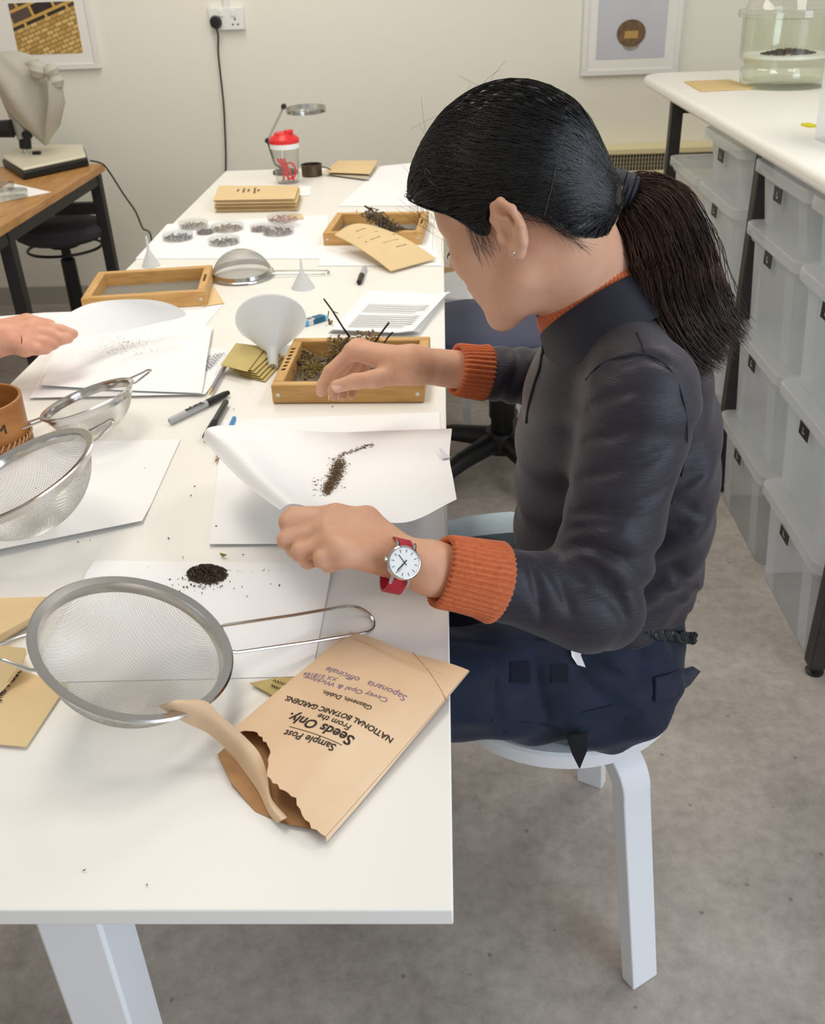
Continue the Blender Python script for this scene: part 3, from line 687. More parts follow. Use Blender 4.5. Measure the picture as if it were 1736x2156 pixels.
# ------------------------------------------------------------ wooden frame sieves
M_pine = mat('pine', (216, 172, 108), 0.5, rgb2=(194, 146, 84), vscale=5, stretch=(2, 22, 22), bump=.05, bscale=60)
M_pine_y = mat('pine_cross', (216, 172, 108), 0.5, rgb2=(194, 146, 84), vscale=5, stretch=(22, 2, 22), bump=.05, bscale=60)
M_gauze = mat('gauze', (186, 182, 170), 0.6, metal=.2, rgb2=(156, 152, 142), vscale=900)
def wire_sheet(M, w, d, z, s, wr, t):
    mb = MB()
    n = int(w / s)
    for k in range(n + 1):
        x = -w / 2 + k * w / n; mb.box((x, 0, z), (wr, d, wr), M)
    n = int(d / s)
    for k in range(n + 1):
        y = -d / 2 + k * d / n; mb.box((0, y, z + wr * .5), (w, wr, wr), M)
    o = mb.build('wire_gauze', M_gauze, t); o['kind'] = 'stuff'; return o
def wood_sieve(label, nl, nr, depth, h, bar=.019, s=.0022):
    c = (nl + nr) / 2; x = (nr - nl); w = x.length; x.normalize(); y = Vector((0, 0, 1)).cross(x)
    o = Vector((c.x, c.y, TZ)) + y * depth / 2
    M = frame_mat(o, x, (0, 0, 1))
    t = thing('wooden_sieve', o, label, 'sieve', 'wooden framed sieves')
    MB().box((0, -depth / 2 + bar / 2, h / 2 + .001), (w, bar, h), M).build('frame_bar', M_pine, t, bevel=.0025)
    MB().box((0, depth / 2 - bar / 2, h / 2 + .001), (w, bar, h), M).build('frame_bar', M_pine, t, bevel=.0025)
    for sx in (-1, 1): MB().box((sx * (w / 2 - bar / 2), 0, h / 2 + .0012), (bar, depth - 2 * bar, h), M).build('frame_bar', M_pine_y, t, bevel=.0025)
    wire_sheet(M, w - bar, depth - bar, .0035, s, .0006, t)
    for sx in (-1, 1): MB().lathe([(0, 0), (.0035, 0), (.0035, .0012), (.001, .0012), (0, .0004)], 12, M @ Matrix.Translation((sx * (w / 2 - .011), -depth / 2 + .0005, h * .5)) @ Matrix.Rotation(PI / 2, 4, 'X')).build('screw', M_steel, t, smooth=True)
    return t, M, w
fl = P(618, 712, TZ + .034); nl, nr = P(574, 851), P(893, 849)
ws1, WM1, w1 = wood_sieve('wooden framed sieve full of dried seed heads under the woman\'s right hand', nl, nr, fl.y - nl.y, .034)
nl, nr = P(176, 662), P(436, 645); fl = P(182, 585, TZ + .034)
ws2, WM2, w2 = wood_sieve('empty wooden framed sieve behind the other person\'s lifted sheet', nl, nr, .215, .034)
nl, nr = P(681, 518), P(888, 516); fl = P(710, 456, TZ + .034)
ws3, WM3, w3 = wood_sieve('wooden framed sieve with a dry brown seed spike at the far right', nl, nr, .235, .034)
# pencilled marks on the near sieve's left bar
M_pencil = mat('pencil_mark', (72, 58, 44), .8)
for k in range(7):
    yy_ = -.05 + k * .017
    p = [WM1 @ Vector((-w1 / 2 + .006 + .007 * (i % 2), yy_ + .0035 * i * .6, .0358)) for i in range(4)]
    MB().tube(p, .0006, 4).build('pencil_mark', M_pencil, ws1)
for k in range(4):
    p = [WM3 @ Vector((w3 / 2 - .006 - .006 * (i % 2), -.03 + k * .012 + .003 * i, .0358)) for i in range(4)]
    MB().tube(p, .0006, 4).build('pencil_mark', M_pencil, ws3)
    p = [WM2 @ Vector((w2 / 2 - .006 - .006 * (i % 2), -.03 + k * .014 + .004 * i, .0358)) for i in range(4)]
    MB().tube(p, .0006, 4).build('pencil_mark', M_pencil, ws2)

# dried plants
M_stem = mat('dry_stem', (84, 62, 46), .8, rgb2=(58, 40, 34), vscale=60)
M_husk = mat('dry_husk', (162, 140, 98), .85, rgb2=(100, 78, 54), vscale=90)
def husks(t, centers, n, spread, l0, l1, name='seed_husk', m=None):
    mb = MB()
    for c in centers:
        for _ in range(n):
            p = Vector(c) + Vector((random.gauss(0, spread), random.gauss(0, spread), abs(random.gauss(0, spread * .6))))
            l = random.uniform(l0, l1); vs, fs = seedmesh(l, l * .32)
            mb.add(vs, fs, Matrix.Translation(p) @ Euler((random.uniform(0, 6), random.uniform(-1, 1), random.uniform(0, 6))).to_matrix().to_4x4())
    o = mb.build(name, m or M_husk, t); o['kind'] = 'stuff'; return o
def tw(px, py, z): return P(px, py, TZ + z)
dp = thing('dried_plant', tw(740, 770, .006), 'bunch of dried brown seed heads and twigs in the wooden sieve under the hand', 'dried plant')
for k, (pth, r) in enumerate([
        ([(735, 708, .05), (722, 690, .075), (700, 655, .11), (681, 629, .135)], [.0022, .0018, .0016, .0014]),
        ([(788, 722, .045), (803, 700, .07), (818, 680, .095)], [.0016, .0018, .0020]),
        ([(805, 728, .045), (815, 712, .06), (826, 700, .075)], [.0014, .0016, .0018]),
        ([(692, 655, .115), (690, 668, .10), (694, 685, .085)], [.0009, .0008, .0007]), ([(700, 655, .11), (712, 660, .11)], [.0008, .0006]),
        ([(640, 800, .012), (690, 765, .022), (735, 708, .05)], [.0018, .002, .0022]), ([(625, 770, .012), (680, 760, .02), (740, 740, .03)], [.0016, .0018, .002]),
        ([(618, 757, .02), (640, 770, .015), (690, 780, .015)], [.0015, .0016, .0016]), ([(690, 790, .012), (740, 770, .02), (830, 790, .012)], [.0016, .0018, .0014])]):
    MB().tube(spline([tw(*q) for q in pth], 4), [r[min(int(i / 4), len(r) - 1)] for i in range((len(pth) - 1) * 4 + 1)], 6).build('stem', M_stem, dp, smooth=True)
cs = [tw(random.uniform(628, 720), random.uniform(745, 800), .012) for _ in range(34)] + [tw(random.uniform(690, 790), random.uniform(706, 745), .035) for _ in range(30)] + [tw(random.uniform(720, 850), random.uniform(790, 815), .008) for _ in range(16)]
husks(dp, cs, 11, .007, .003, .008)
husks(dp, [tw(random.uniform(640, 720), random.uniform(740, 800), .02) for _ in range(20)], 8, .006, .003, .007, 'green_husk', mat('green_husk', (138, 122, 52), .8))
husks(dp, [tw(694, 684, .082), tw(695, 678, .088)], 10, .003, .002, .005, 'husk')
ps = thing('dried_seed_spike', P(815, 478, TZ + .03), 'thick brown dried seed spike lying in the far right wooden sieve', 'dried plant')
ax = [P(778, 455, TZ + .065), P(800, 468, TZ + .055), P(822, 482, TZ + .04), P(845, 492, TZ + .022), P(862, 492, TZ + .012)]
MB().tube(spline([P(768, 434, TZ + .08), P(785, 446, TZ + .07)] + ax[1:], 4), .003, 6).build('stem', M_stem, ps, smooth=True)
MB().tube([P(770, 436, TZ + .078), P(797, 442, TZ + .08)], .0014, 5).build('twig', M_stem, ps)
for seg in range(4):
    a, b = ax[seg], ax[seg + 1]
    husks(ps, [a.lerp(b, random.random()) for _ in range(26)], 12, .011 * (1 - .12 * seg), .004, .009, 'spike_husk', mat('spike_husk', (122, 106, 82), .9, rgb2=(66, 54, 42), vscale=80))
MB().lathe([(0, -.012), (.011, -.008), (.014, 0), (.009, .012), (0, .014)], 12, Matrix.Translation(ax[0])).build('spike_cap', mat('spike_pale', (160, 146, 116), .9), ps, smooth=True)

# ------------------------------------------------------------ envelopes
M_env = mat('manila', (230, 202, 154), .75, var=.06, vscale=10, bump=.04, bscale=300)
M_env2 = mat('manila_old', (236, 206, 172), .75, rgb2=(226, 192, 156), vscale=7, bump=.05, bscale=260)
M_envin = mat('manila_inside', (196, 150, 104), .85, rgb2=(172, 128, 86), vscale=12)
M_olive = mat('olive_envelope', (200, 180, 118), .75, var=.05, vscale=14)
M_inkd = mat('print_ink', (44, 34, 30), .7)
M_inkp = mat('purple_ink', (134, 110, 150), .7)
M_inkb = mat('brown_ink', (120, 100, 80), .8)
def text_mesh(body, start, end, zoff, name, m, parent, up=None, yscale=1.0, bold=0.0, ffun=None, space=1.0, upright=1.0):
    """letters laid between two 3D points on a surface, glyph tops pointing along up"""
    cu = bpy.data.curves.new('txt', 'FONT'); cu.body = body; cu.offset = bold; cu.space_character = space; cu.resolution_u = 3
    ob = bpy.data.objects.new('txt', cu); COL.objects.link(ob)
    bpy.context.view_layer.update()
    me = bpy.data.meshes.new_from_object(ob.evaluated_get(bpy.context.evaluated_depsgraph_get()))
    bpy.data.objects.remove(ob); bpy.data.curves.remove(cu)
    co = np.array([v.co[:] for v in me.vertices]); x0, x1 = co[:, 0].min(), co[:, 0].max()
    start, end = Vector(start), Vector(end); dx = end - start; sc_ = dx.length / (x1 - x0)
    ex = dx.normalized(); n = Vector((0, 0, 1)) if up is None else None
    ey = Vector(up); ey = (ey - ex * ey.dot(ex)).normalized()
    mb = MB(); vs = []
    for c in co:
        p = start + ex * ((c[0] - x0) * sc_) + ey * (c[1] * sc_ * yscale)
        if ffun: p.z = ffun(p) + zoff
        else: p.z += zoff
        vs.append(p)
    fs = [tuple(p.vertices) for p in me.polygons]
    nz = (Vector(vs[fs[0][1]]) - Vector(vs[fs[0][0]])).cross(Vector(vs[fs[0][2]]) - Vector(vs[fs[0][0]])).z
    if nz < 0: fs = [f[::-1] for f in fs]
    mb.add(vs, fs); bpy.data.meshes.remove(me)
    return mb.build(name, m, parent)
def envelope(name, corners, label, z=0.0, th=.003, m=None, zz=None, group=None, bulge=.002, cat='envelope', flap=None, zref=None):
    """corners A far-left, B far-right, C near-right, D near-left; zz per-corner heights above the table"""
    zz = zz or (z,) * 4
    c = [P(x, y, TZ + (z_ + th if zref is None else zref)) for (x, y), z_ in zip(corners, zz)]
    if zref is not None: c = [Vector((p.x, p.y, TZ + z + th)) for p in c]
    t = thing(name, (c[0] + c[1] + c[2] + c[3]) / 4 - Vector((0, 0, th)), label, cat, group)
    n = 8; top = []; bot = []
    for i in range(n + 1):
        u = i / n; r1 = []; r2 = []
        for j in range(n + 1):
            v = j / n; p = (c[0] * (1 - u) + c[1] * u) * (1 - v) + (c[3] * (1 - u) + c[2] * u) * v
            b = bulge * math.sin(PI * u) * math.sin(PI * v)
            r1.append(p + Vector((0, 0, b))); r2.append(p - Vector((0, 0, th * (.35 + .65 * min(1, 4 * min(u, 1 - u, v, 1 - v))))))
        top.append(r1); bot.append(r2)
    mb = MB(); N = n + 1
    vs = [p for r in top for p in r] + [p for r in bot for p in r]; fs = []
    for i in range(n):
        for j in range(n):
            a = i * N + j; fs.append((a + N, a + N + 1, a + 1, a)[::-1] if False else (a, a + 1, a + N + 1, a + N)[::-1]); b = a + N * N; fs.append((b, b + 1, b + N + 1, b + N))
    ring = [i * N for i in range(N)] + [n * N + j for j in range(1, N)] + [i * N + n for i in range(n - 1, -1, -1)] + [j for j in range(n - 1, 0, -1)]
    for k in range(len(ring)): a, b = ring[k], ring[(k + 1) % len(ring)]; fs.append((a, b, b + N * N, a + N * N))
    mb.add(vs, fs); mb.build('pocket', m or M_env, t, smooth=True, sharp=50)
    if flap is not None:
        f0, f1 = flap; ln = MB()
        pts_ = [P(*f0, TZ + zz[0] + th + bulge + .0012), P(*f1, TZ + zz[1] + th + bulge + .0012)]
        ln.tube(pts_, .0006, 4); ln.build('flap_edge', M_envin, t)
    return t
# stack of manila envelopes
for k in range(9):
    o = random.uniform(-2, 2)
    h = k * .0042
    e = envelope('manila_envelope', [(462 + o, 391), (630 + o, 391), (622 + o, 419 + o * .3), (450 + o, 422 + o * .3)], 'manila envelope on top of the stack at the far end of the table' if k == 8 else 'manila envelope in the stack at the far table end, %s from the bottom' % ORD[k], h, .0036, group='stack of manila envelopes', bulge=.0006, zref=.037)
    if k == 8:
        for dx, w in ((500, 8), (512, 16), (522, 10), (535, 22), (543, 8)):
            a = P(dx, 400 - w * .22, TZ + h + .0053); b = P(dx - 2, 400 + w * .3, TZ + h + .0053)
            MB().add([a, b, b + Vector((.006, 0, 0)), a + Vector((.006, 0, 0))], [(0, 1, 2, 3)]).build('print_line', M_inkb, e)
# envelope leaning on the far right sieve
t = envelope('manila_envelope', [(742, 471), (795, 492), (918, 545), (812, 568)], 'manila seed envelope leaning on the far right wooden sieve', zz=(.045, .04, .004, .004), th=.003, bulge=.006) if False else None
A, B, C_, D = P(752, 470, TZ + .052), P(830, 486, TZ + .05), P(918, 546, TZ + .006), P(822, 572, TZ + .006); E_ = P(704, 496, TZ + .04)
t = thing('manila_envelope', (A + C_) / 2, 'manila seed envelope leaning on the far right wooden sieve', 'envelope')
pts = []
for i in range(9):
    u = i / 8; row = []
    for j in range(9):
        v = j / 8
        p = (E_ * (1 - u) + A.lerp(B, .35) * u) * (1 - v) + (D * (1 - u) + C_ * u) * v
        p = p + Vector((0, 0, .012 * math.sin(PI * v) * (.6 + .4 * u) + .014 * math.sin(PI * u) * (1 - v)))
        row.append(p)
    pts.append(row)
MB().grid([r[::-1] for r in pts]).build('pocket', M_env, t, smooth=True, solid=.003, bevel=.001, sub=1)
def envsurf(u, v): 
    i = min(int(u * 8), 7); j = min(int(v * 8), 7); return pts[i][j].lerp(pts[i + 1][j + 1], .5)
for (u0, u1, v, k) in ((.25, .62, .22, 1), (.2, .7, .30, 1), (.34, .6, .38, 0), (.15, .9, .47, 2), (.4, .8, .55, 0), (.5, .75, .63, 0)):
    a = envsurf(u0, v) + Vector((0, 0, .004)); b = envsurf(u1, v) + Vector((0, 0, .004))
    path = [a.lerp(b, i / 24) + Vector((0, .0016 * math.sin(i * 2.3), .0016 * math.sin(i * 2.3))) for i in range(25)]
    MB().tube(path, .0005 + .0001 * k, 4).build('handwriting', M_inkb, t)
# tan envelopes at the far end
t = envelope('tan_envelope', [(712, 338), (795, 338), (778, 366), (682, 362)], 'tan envelope lying at the far end of the table behind the dark round sieve', .012, .004, bulge=.004)
t = envelope('tan_envelope', [(690, 362), (780, 352), (776, 378), (700, 368)], 'grey-edged paper packet under the tan envelope at the far end', .003, .004, m=mat('grey_packet', (196, 186, 168), .8), bulge=.002)
t = envelope('tan_envelope', [(600, 451), (634, 449), (640, 460), (605, 463)], 'small tan envelope behind the petri dishes', .001, .002, bulge=.0005)
t = envelope('tan_envelope', [(404, 612), (452, 605), (472, 638), (425, 645)], 'small tan envelope poking out beside the left wooden sieve', .001, .002, bulge=.0005)
# pale sheet strip behind the stack
sheet('paper_slip', [(612, 392), (655, 392), (652, 412), (600, 414)], 'pale paper slip beside the envelope stack', .001)
# small olive envelopes beside the funnel
for k in range(6):
    o = k * 2.2
    envelope('olive_envelope', [(512 + 30 - k * 7, 728 + k * .3), (600 - k * 5, 736 - k * 1.2), (556 - k * 6, 784 - k * 2), (500 - k * 6, 772 - k * 1.5)] if k < 5 else [(497, 722), (560, 730), (520, 782), (464, 768)],
             'topmost olive envelope in the small pile beside the white funnel' if k == 5 else 'olive envelope in the small pile beside the white funnel, %s from the bottom' % ORD[k], k * .0034, .003, M_olive, group='small olive envelopes by the funnel', bulge=.0008, zref=.02)
# olive envelope under the printed seed envelope
t = envelope('olive_envelope', [(590, 1425), (700, 1432), (640, 1500), (526, 1438)], 'olive envelope peeking from under the printed seed envelope', .001, .003, M_olive, bulge=.001)
for k in range(2):
    a = P(604 - k * 14, 1441 + k * 9, TZ + .0062); b = P(574 - k * 4, 1432 + k * 10, TZ + .0062)
    MB().tube([a.lerp(b, i / 14) + Vector((0, .002 * math.sin(i * 2.2), 0)) for i in range(15)], .0004, 4).build('handwriting', M_inkd, t)
# left foreground envelopes
t = envelope('manila_envelope', [(-40, 1388), (142, 1440), (54, 1572), (-160, 1552)], 'manila envelope with printed script at the left front edge', .001, .003, m=M_env, bulge=.001)
text_mesh('Sample Post', P(-30, 1512, TZ + .006), P(46, 1414, TZ + .006), .001, 'printed_text', M_inkd, t, up=P(-60, 1420, TZ) - P(0, 1470, TZ), yscale=1.0, bold=.02)
M_env3 = mat('manila_light', (222, 196, 152), .75)
a = [P(-80, 1350, TZ + .03), P(52, 1364, TZ + .035), P(56, 1378, TZ + .03), P(10, 1442, TZ + .012), P(-20, 1466, TZ + .005), P(-120, 1440, TZ + .005)]
b = [P(-80, 1352, TZ + .004), P(44, 1372, TZ + .004), P(50, 1386, TZ + .004), P(14, 1448, TZ + .004), P(-18, 1472, TZ + .0045), P(-120, 1446, TZ + .0045)]
t = thing('opened_envelope', b[1], 'opened manila envelope folded over at the left front edge, above the printed one', 'envelope')
MB().grid([a[1:5], [x.lerp(y, .55) + Vector((.008, -.004, .004)) for x, y in zip(a[1:5], b[1:5])], b[1:5]]).build('side_panel', M_env3, t, solid=.0006, smooth=True, sub=1)
MB().add([a[0], a[1], a[2], a[3], a[4], a[5]], [(0, 5, 4, 3, 2, 1)]).build('front_panel', M_env, t, solid=.0006)
q = [P(-90, 1262, TZ + .008), P(98, 1256, TZ + .008), P(82, 1290, TZ + .02), P(-30, 1352, TZ + .015), P(-120, 1345, TZ + .008)]
t = thing('opened_envelope', q[2], 'manila envelope with a raised fold left of the front strainer', 'envelope')
MB().add(q, [(4, 3, 2, 1, 0)]).build('front_panel', M_env, t, solid=.0008)
MB().add([P(82, 1290, TZ + .02), P(86, 1300, TZ + .004), P(-22, 1366, TZ + .004), P(-30, 1352, TZ + .015)], [(0, 1, 2, 3)][::-1]).build('side_panel', M_env3, t, solid=.0006)

# ------------------------------------------------------------ the printed seed envelope, torn open
EA, EB, EC, ED = P(737, 1330, TZ + .006), P(987, 1413, TZ + .013), P(707, 1757, TZ + .009), P(506, 1544, TZ + .016)
se = thing('seed_envelope', Vector((EA + EC) / 2), 'large manila seed envelope printed Seeds Only, torn open at its near end', 'envelope')
ex_ = (EB - EA); eu = ex_.normalized(); EW = ex_.length
ev = (ED - EA); ev = (ev - eu * ev.dot(eu)).normalized()
def euv(px, py, z=TZ + .012):
    p = P(px, py, z) - EA; return p.dot(eu) / EW, p.dot(ev)
EL = (EC - EB).dot(ev)
torn = sorted([euv(x, y, TZ + .016) for x, y in ((506, 1545), (524, 1541), (542, 1548), (560, 1572), (571, 1590), (566, 1622), (565, 1652), (590, 1672), (622, 1690), (634, 1716), (660, 1742), (706, 1757))])
tu = np.array([q[0] for q in torn]); tv = np.array([q[1] for q in torn])
def ez(u, v, L):
    z = (EA.z * (1 - u) + EB.z * u) * (1 - v / L) + (ED.z * (1 - u) + EC.z * u) * (v / L)
    s = math.sin(PI * max(0, min(1, u)))
    return z + .011 * s ** .7 * min(1, 3.5 * v / L) + .004 * math.exp(-((u - .62 - .12 * v / L) / .07) ** 2) * max(0, v / L - .45) + .0015 * math.sin(9 * u + 14 * v)
def esurf(p):
    d = p - EA; return ez(d.dot(eu) / EW, d.dot(ev), EL)
pts = []; NU, NV = 34, 34
for i in range(NU + 1):
    u = i / NU; vm = float(np.interp(u, tu, tv)) + .0012 * math.sin(i * 3.7)
    row = []
    for j in range(NV + 1):
        v = vm * j / NV
        p = EA + eu * (u * EW) + ev * v; p.z = ez(u, v, EL); row.append(p)
    pts.append(row)
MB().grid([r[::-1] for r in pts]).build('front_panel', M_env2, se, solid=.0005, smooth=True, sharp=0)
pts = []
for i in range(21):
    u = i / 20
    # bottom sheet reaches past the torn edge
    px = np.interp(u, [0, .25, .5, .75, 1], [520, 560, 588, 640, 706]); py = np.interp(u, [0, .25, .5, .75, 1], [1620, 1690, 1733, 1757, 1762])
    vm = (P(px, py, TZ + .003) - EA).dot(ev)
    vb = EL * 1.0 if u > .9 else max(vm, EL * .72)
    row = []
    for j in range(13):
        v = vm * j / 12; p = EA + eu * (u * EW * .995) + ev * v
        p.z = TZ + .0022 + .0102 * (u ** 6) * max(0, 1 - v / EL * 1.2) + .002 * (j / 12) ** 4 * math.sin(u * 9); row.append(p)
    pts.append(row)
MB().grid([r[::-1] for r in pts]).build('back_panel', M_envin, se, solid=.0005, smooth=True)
# side gusset edges
for u, nm in ((0, 'left'), (1, 'right')):
    g = []
    for j in range(13):
        v = (float(np.interp(u, tu, tv))) * j / 12; p = EA + eu * (u * EW) + ev * v; a = p.copy(); a.z = ez(u, v, EL); b = p.copy(); b.z = TZ + .0022 + (.0102 * max(0, 1 - v / EL * 1.2) if u else 0)
        g.append([a, b])
    MB().grid(g).build('side_fold', M_env2, se, solid=.0004, smooth=True)
# torn strip curling away to the left
up_ = [(372, 1474, .060), (432, 1476, .056), (462, 1504, .048), (512, 1548, .034), (545, 1585, .022), (562, 1630, .016), (570, 1680, .012), (604, 1722, .008)]
lo_ = [(333, 1486, .052), (385, 1518, .036), (440, 1545, .026), (487, 1588, .012), (515, 1625, .006), (545, 1668, .004), (566, 1712, .004), (584, 1733, .004)]
g = [[P(x, y, TZ + z) for x, y, z in up_], [P((x + a) / 2 + random.uniform(-2, 2), (y + b) / 2, TZ + (z + c) / 2 + .004) for (x, y, z), (a, b, c) in zip(up_, lo_)], [P(x, y, TZ + z) for x, y, z in lo_]]
g = [[Vector(p) for p in r_] for r_ in cr_rows(cr_rows(np.array([[v[:] for v in r_] for r_ in g]), 4).swapaxes(0, 1), 6).swapaxes(0, 1)]
MB().grid(g).build('torn_strip', M_env2, se, solid=.0005, smooth=True, sharp=0)
# flap fold lines at the closed end
MB().tube([EA + eu * (EW * (.10 + .08 * k)) + ev * (.012 + .0016 * k) + Vector((0, 0, ez(.1 + .08 * k, .013, EL) - EA.z + .0004)) for k in range(11)], .0005, 4).build('flap_edge', M_env, se)
fl0, fl1 = euv(868, 1368), euv(940, 1476)
def ept(u, v, dz=.0005): p = EA + eu * (u * EW) + ev * v; p.z = ez(u, v, EL) + dz; return p
MB().tube([ept(fl0[0] + (fl1[0] - fl0[0]) * k / 10, fl0[1] + (fl1[1] - fl0[1]) * k / 10) for k in range(11)], .00045, 4).build('flap_edge', M_envin, se)
zt = TZ + .022
def et(body, p0, p1, m, bold=0.0, ys=1.0, sp=1.0, nm='printed_text'):
    text_mesh(body, P(*p0, zt), P(*p1, zt), .0009, nm, m, se, up=ev, yscale=ys, bold=bold, ffun=esurf, space=sp)
et('Sample Post', (709, 1571), (603, 1536), M_inkd, .012, 1.15)
et('Seeds Only.', (748, 1553), (613, 1497), M_inkd, .02, 1.1)
et('From the', (741, 1530), (673, 1502), M_inkd, .006, 1.1)
et('NATIONAL BOTANIC GARDENS.', (828, 1543), (603, 1458), M_inkd, .02, 1.15)
et('Glasnevin, Dublin.', (785, 1489), (681, 1449), M_inkd, .006, 1.1)
for (p0, p1) in (((719, 1571), (608, 1529)),):
    a, b = P(*p0, zt), P(*p1, zt); a = a + ev * -.0008; b = b + ev * -.0008; mb = MB(); rows_ = []
    for k in range(13):
        p = a.lerp(b, k / 12); q_ = p + ev * .0007; p.z = esurf(p) + .0009; q_.z = esurf(q_) + .0009; rows_.append([p, q_])
    mb.grid(rows_).build('underline', M_inkd, se)
et('Saponaria   officinale', (858, 1464), (690, 1397), M_inkp, -.004, 1.0, nm='handwriting')
et('Cavey Opal & Wicklow', (818, 1472), (642, 1413), M_inkp, -.004, .9, nm='handwriting')
et('XX 018166', (712, 1423), (640, 1405), M_inkp, -.004, 1.0, nm='handwriting')

# ------------------------------------------------------------ funnels
M_pp = plastic(); M_pp.name = 'white_polypropylene'; M_pp.node_tree.nodes['mixout'].inputs[0].default_value = .94
def lobj(name, prof, M, m, label, cat, n=40, **k): return tag(MB().lathe(prof, n, M).build(name, m, smooth=True, **k), label, cat)
s0 = P(575, 772, TZ + .008); rc = P(570, 672, TZ + .064)
axv = rc - s0; Lf = axv.length
M = frame_mat(s0, axv, (0, 0, 1)) @ Matrix.Rotation(PI / 2, 4, 'Y')
fu = thing('funnel', s0, 'large white plastic funnel lying on its side with spout toward the camera', 'funnel')
MB().lathe([(.0072, 0), (.0095, Lf * .32), (.012, Lf * .36), (.064, Lf * .96), (.066, Lf), (.0675, Lf), (.0675, Lf - .004), (.0655, Lf * .955), (.0135, Lf * .355), (.0108, Lf * .32), (.0085, 0)], 48, M, closed=True).build('cone', M_pp, fu, smooth=True)
fp = P(638, 606)
M_ppc = mat('clear_polypropylene', (235, 236, 238), .3, alpha=.55)
fu = thing('small_funnel', fp, 'small translucent funnel standing mouth down beside the dome-up strainer', 'funnel')
MB().lathe([(.0275, .0005), (.0265, .003), (.004, .042), (.0022, .068), (.0012, .068), (.003, .04), (.0255, .002)], 32, Matrix.Translation(fp), closed=True).build('cone', M_ppc, fu, smooth=True)
fp = P(318, 560)
fu = thing('small_funnel', fp, 'small translucent funnel standing mouth down near the left table edge', 'funnel')
MB().lathe([(.0235, .0005), (.0225, .003), (.004, .042), (.003, .075), (.002, .075), (.003, .04), (.0215, .002)], 32, Matrix.Translation(fp), closed=True).build('cone', M_ppc, fu, smooth=True)

# ------------------------------------------------------------ petri dishes
M_dlid = plastic(); M_dlid.name = 'dish_lid_plastic'; M_dlid.node_tree.nodes['mixout'].inputs[0].default_value = .16
M_dish = glassm('dish_plastic', (250, 250, 249), .45, .08)
pcs = [((375, 508), .042, (88, 88, 96), 'grey-black seeds, nearest the left edge', (0)), ((408, 483), .042, (150, 128, 96), 'pale chaff, at the back left', 0), ((432, 496), .026, (112, 66, 54), 'reddish seeds, small, between two larger dishes', 0),
       ((480, 488), .045, (150, 122, 84), 'golden-brown seeds, at the back beside the small one', 0), ((472, 517), .043, (98, 72, 66), 'dark purple-brown seeds, in front', 0), ((548, 490), .028, (140, 112, 104), 'pinkish seeds, small, left of the stacked pair', 0),
       ((586, 496), .044, (110, 80, 72), 'red-brown seeds, front one of the stacked pair', 0), ((597, 480), .045, (190, 132, 116), 'pink seeds, resting at the back of the stacked pair', .014)]
for (px, py), r, col, what, dz in pcs:
    c = P(px, py - 4, TZ) + Vector((0, 0, .0012 + (dz or 0)))
    t = thing('petri_dish', c, 'round clear petri dish of ' + what, 'petri dish', 'petri dishes of seeds on the table')
    MB().lathe([(0, 0), (r, 0), (r, .013), (r - .0015, .013), (r - .0015, .0015), (0, .0015)], 36, Matrix.Translation(c)).build('base', M_dish, t, smooth=True)
    MB().lathe([(r + .0015, .006), (r + .0015, .0175), (0, .0175)], 36, Matrix.Translation(c)).build('lid', M_dlid, t, smooth=True)
    pts = []
    for _ in range(240):
        a = random.uniform(0, 2 * PI); q = math.sqrt(random.random()) * (r - .004); pts.append(c + Vector((q * math.cos(a), q * math.sin(a), .0025 + random.random() * .006)))
    seeds('dish_seeds', pts, .0015, .004, .5, mat('seeds_%d_%d_%d' % col, col, .8, var=.4, vscale=300), 'seeds inside the petri dish of ' + what, 'seeds')
# dishes on the wooden desk
for (px, py, lab) in ((22, 418, 'round clear dish on the white sheet on the wooden desk'), (-6, 402, 'round clear dish at the frame edge on the wooden desk')):
    c = P(px, py, DZ) + Vector((0, 0, .003)); r = .06
    t = thing('petri_dish', c, lab, 'petri dish', 'petri dishes on the wooden desk')
    MB().lathe([(0, 0), (r, 0), (r, .02), (r - .002, .02), (r - .002, .002), (0, .002)], 32, Matrix.Translation(c)).build('base', M_dish, t, smooth=True)
    MB().lathe([(r + .002, .01), (r + .002, .024), (0, .024), (0, .022), (r + .0005, .022), (r + .0005, .01)], 32, Matrix.Translation(c)).build('lid', M_dish, t, smooth=True)

# ------------------------------------------------------------ cup, magnifier, small dark sieve
cb_ = P(606, 384); M_red = mat('red_plastic', (226, 48, 52), .35)
t = thing('clear_cup', cb_, 'clear plastic cup with white rim and red sip lid', 'cup')
MB().lathe([(0, 0), (.036, 0), (.039, .004), (.048, .115), (.0465, .115), (.0375, .005), (0, .004)], 40, Matrix.Translation(cb_)).build('body', M_dish, t, smooth=True)
MB().lathe([(.046, .114), (.050, .114), (.0505, .132), (.046, .134)], 40, Matrix.Translation(cb_), closed=True).build('rim_band', M_wpaint, t, smooth=True)
MB().lathe([(.051, .130), (.052, .142), (.046, .150), (.034, .156), (.030, .164), (0, .166)], 40, Matrix.Translation(cb_)).build('sip_lid', M_red, t, smooth=True)
MB().box(cb_ + Vector((.02, -.012, .167)), (.03, .022, .012), rz=.4).build('sip_spout', M_red, t, bevel=.005)
for k in range(3):
    dx = -.02 + .018 * k
    p = [cb_ + Vector((dx * .6 - .012, -.035, .085)), cb_ + Vector((dx * .5 + .004, -.034, .05)), cb_ + Vector((dx + .01, -.03, .012))]
    MB().tube(spline(p, 5), .0042, 8, flat=.5).build('red_stripe', M_red, t, smooth=True)
ring = [cb_ + Vector((.018 + .018 * math.cos(a), -.036, .045 + .026 * math.sin(a))) for a in [2 * PI * k / 20 for k in range(20)]]
MB().tube(ring, .003, 6, closed=True).build('red_stripe', M_red, t, smooth=True)
mb0 = P(596, 372); yb2 = mb0.y + .06
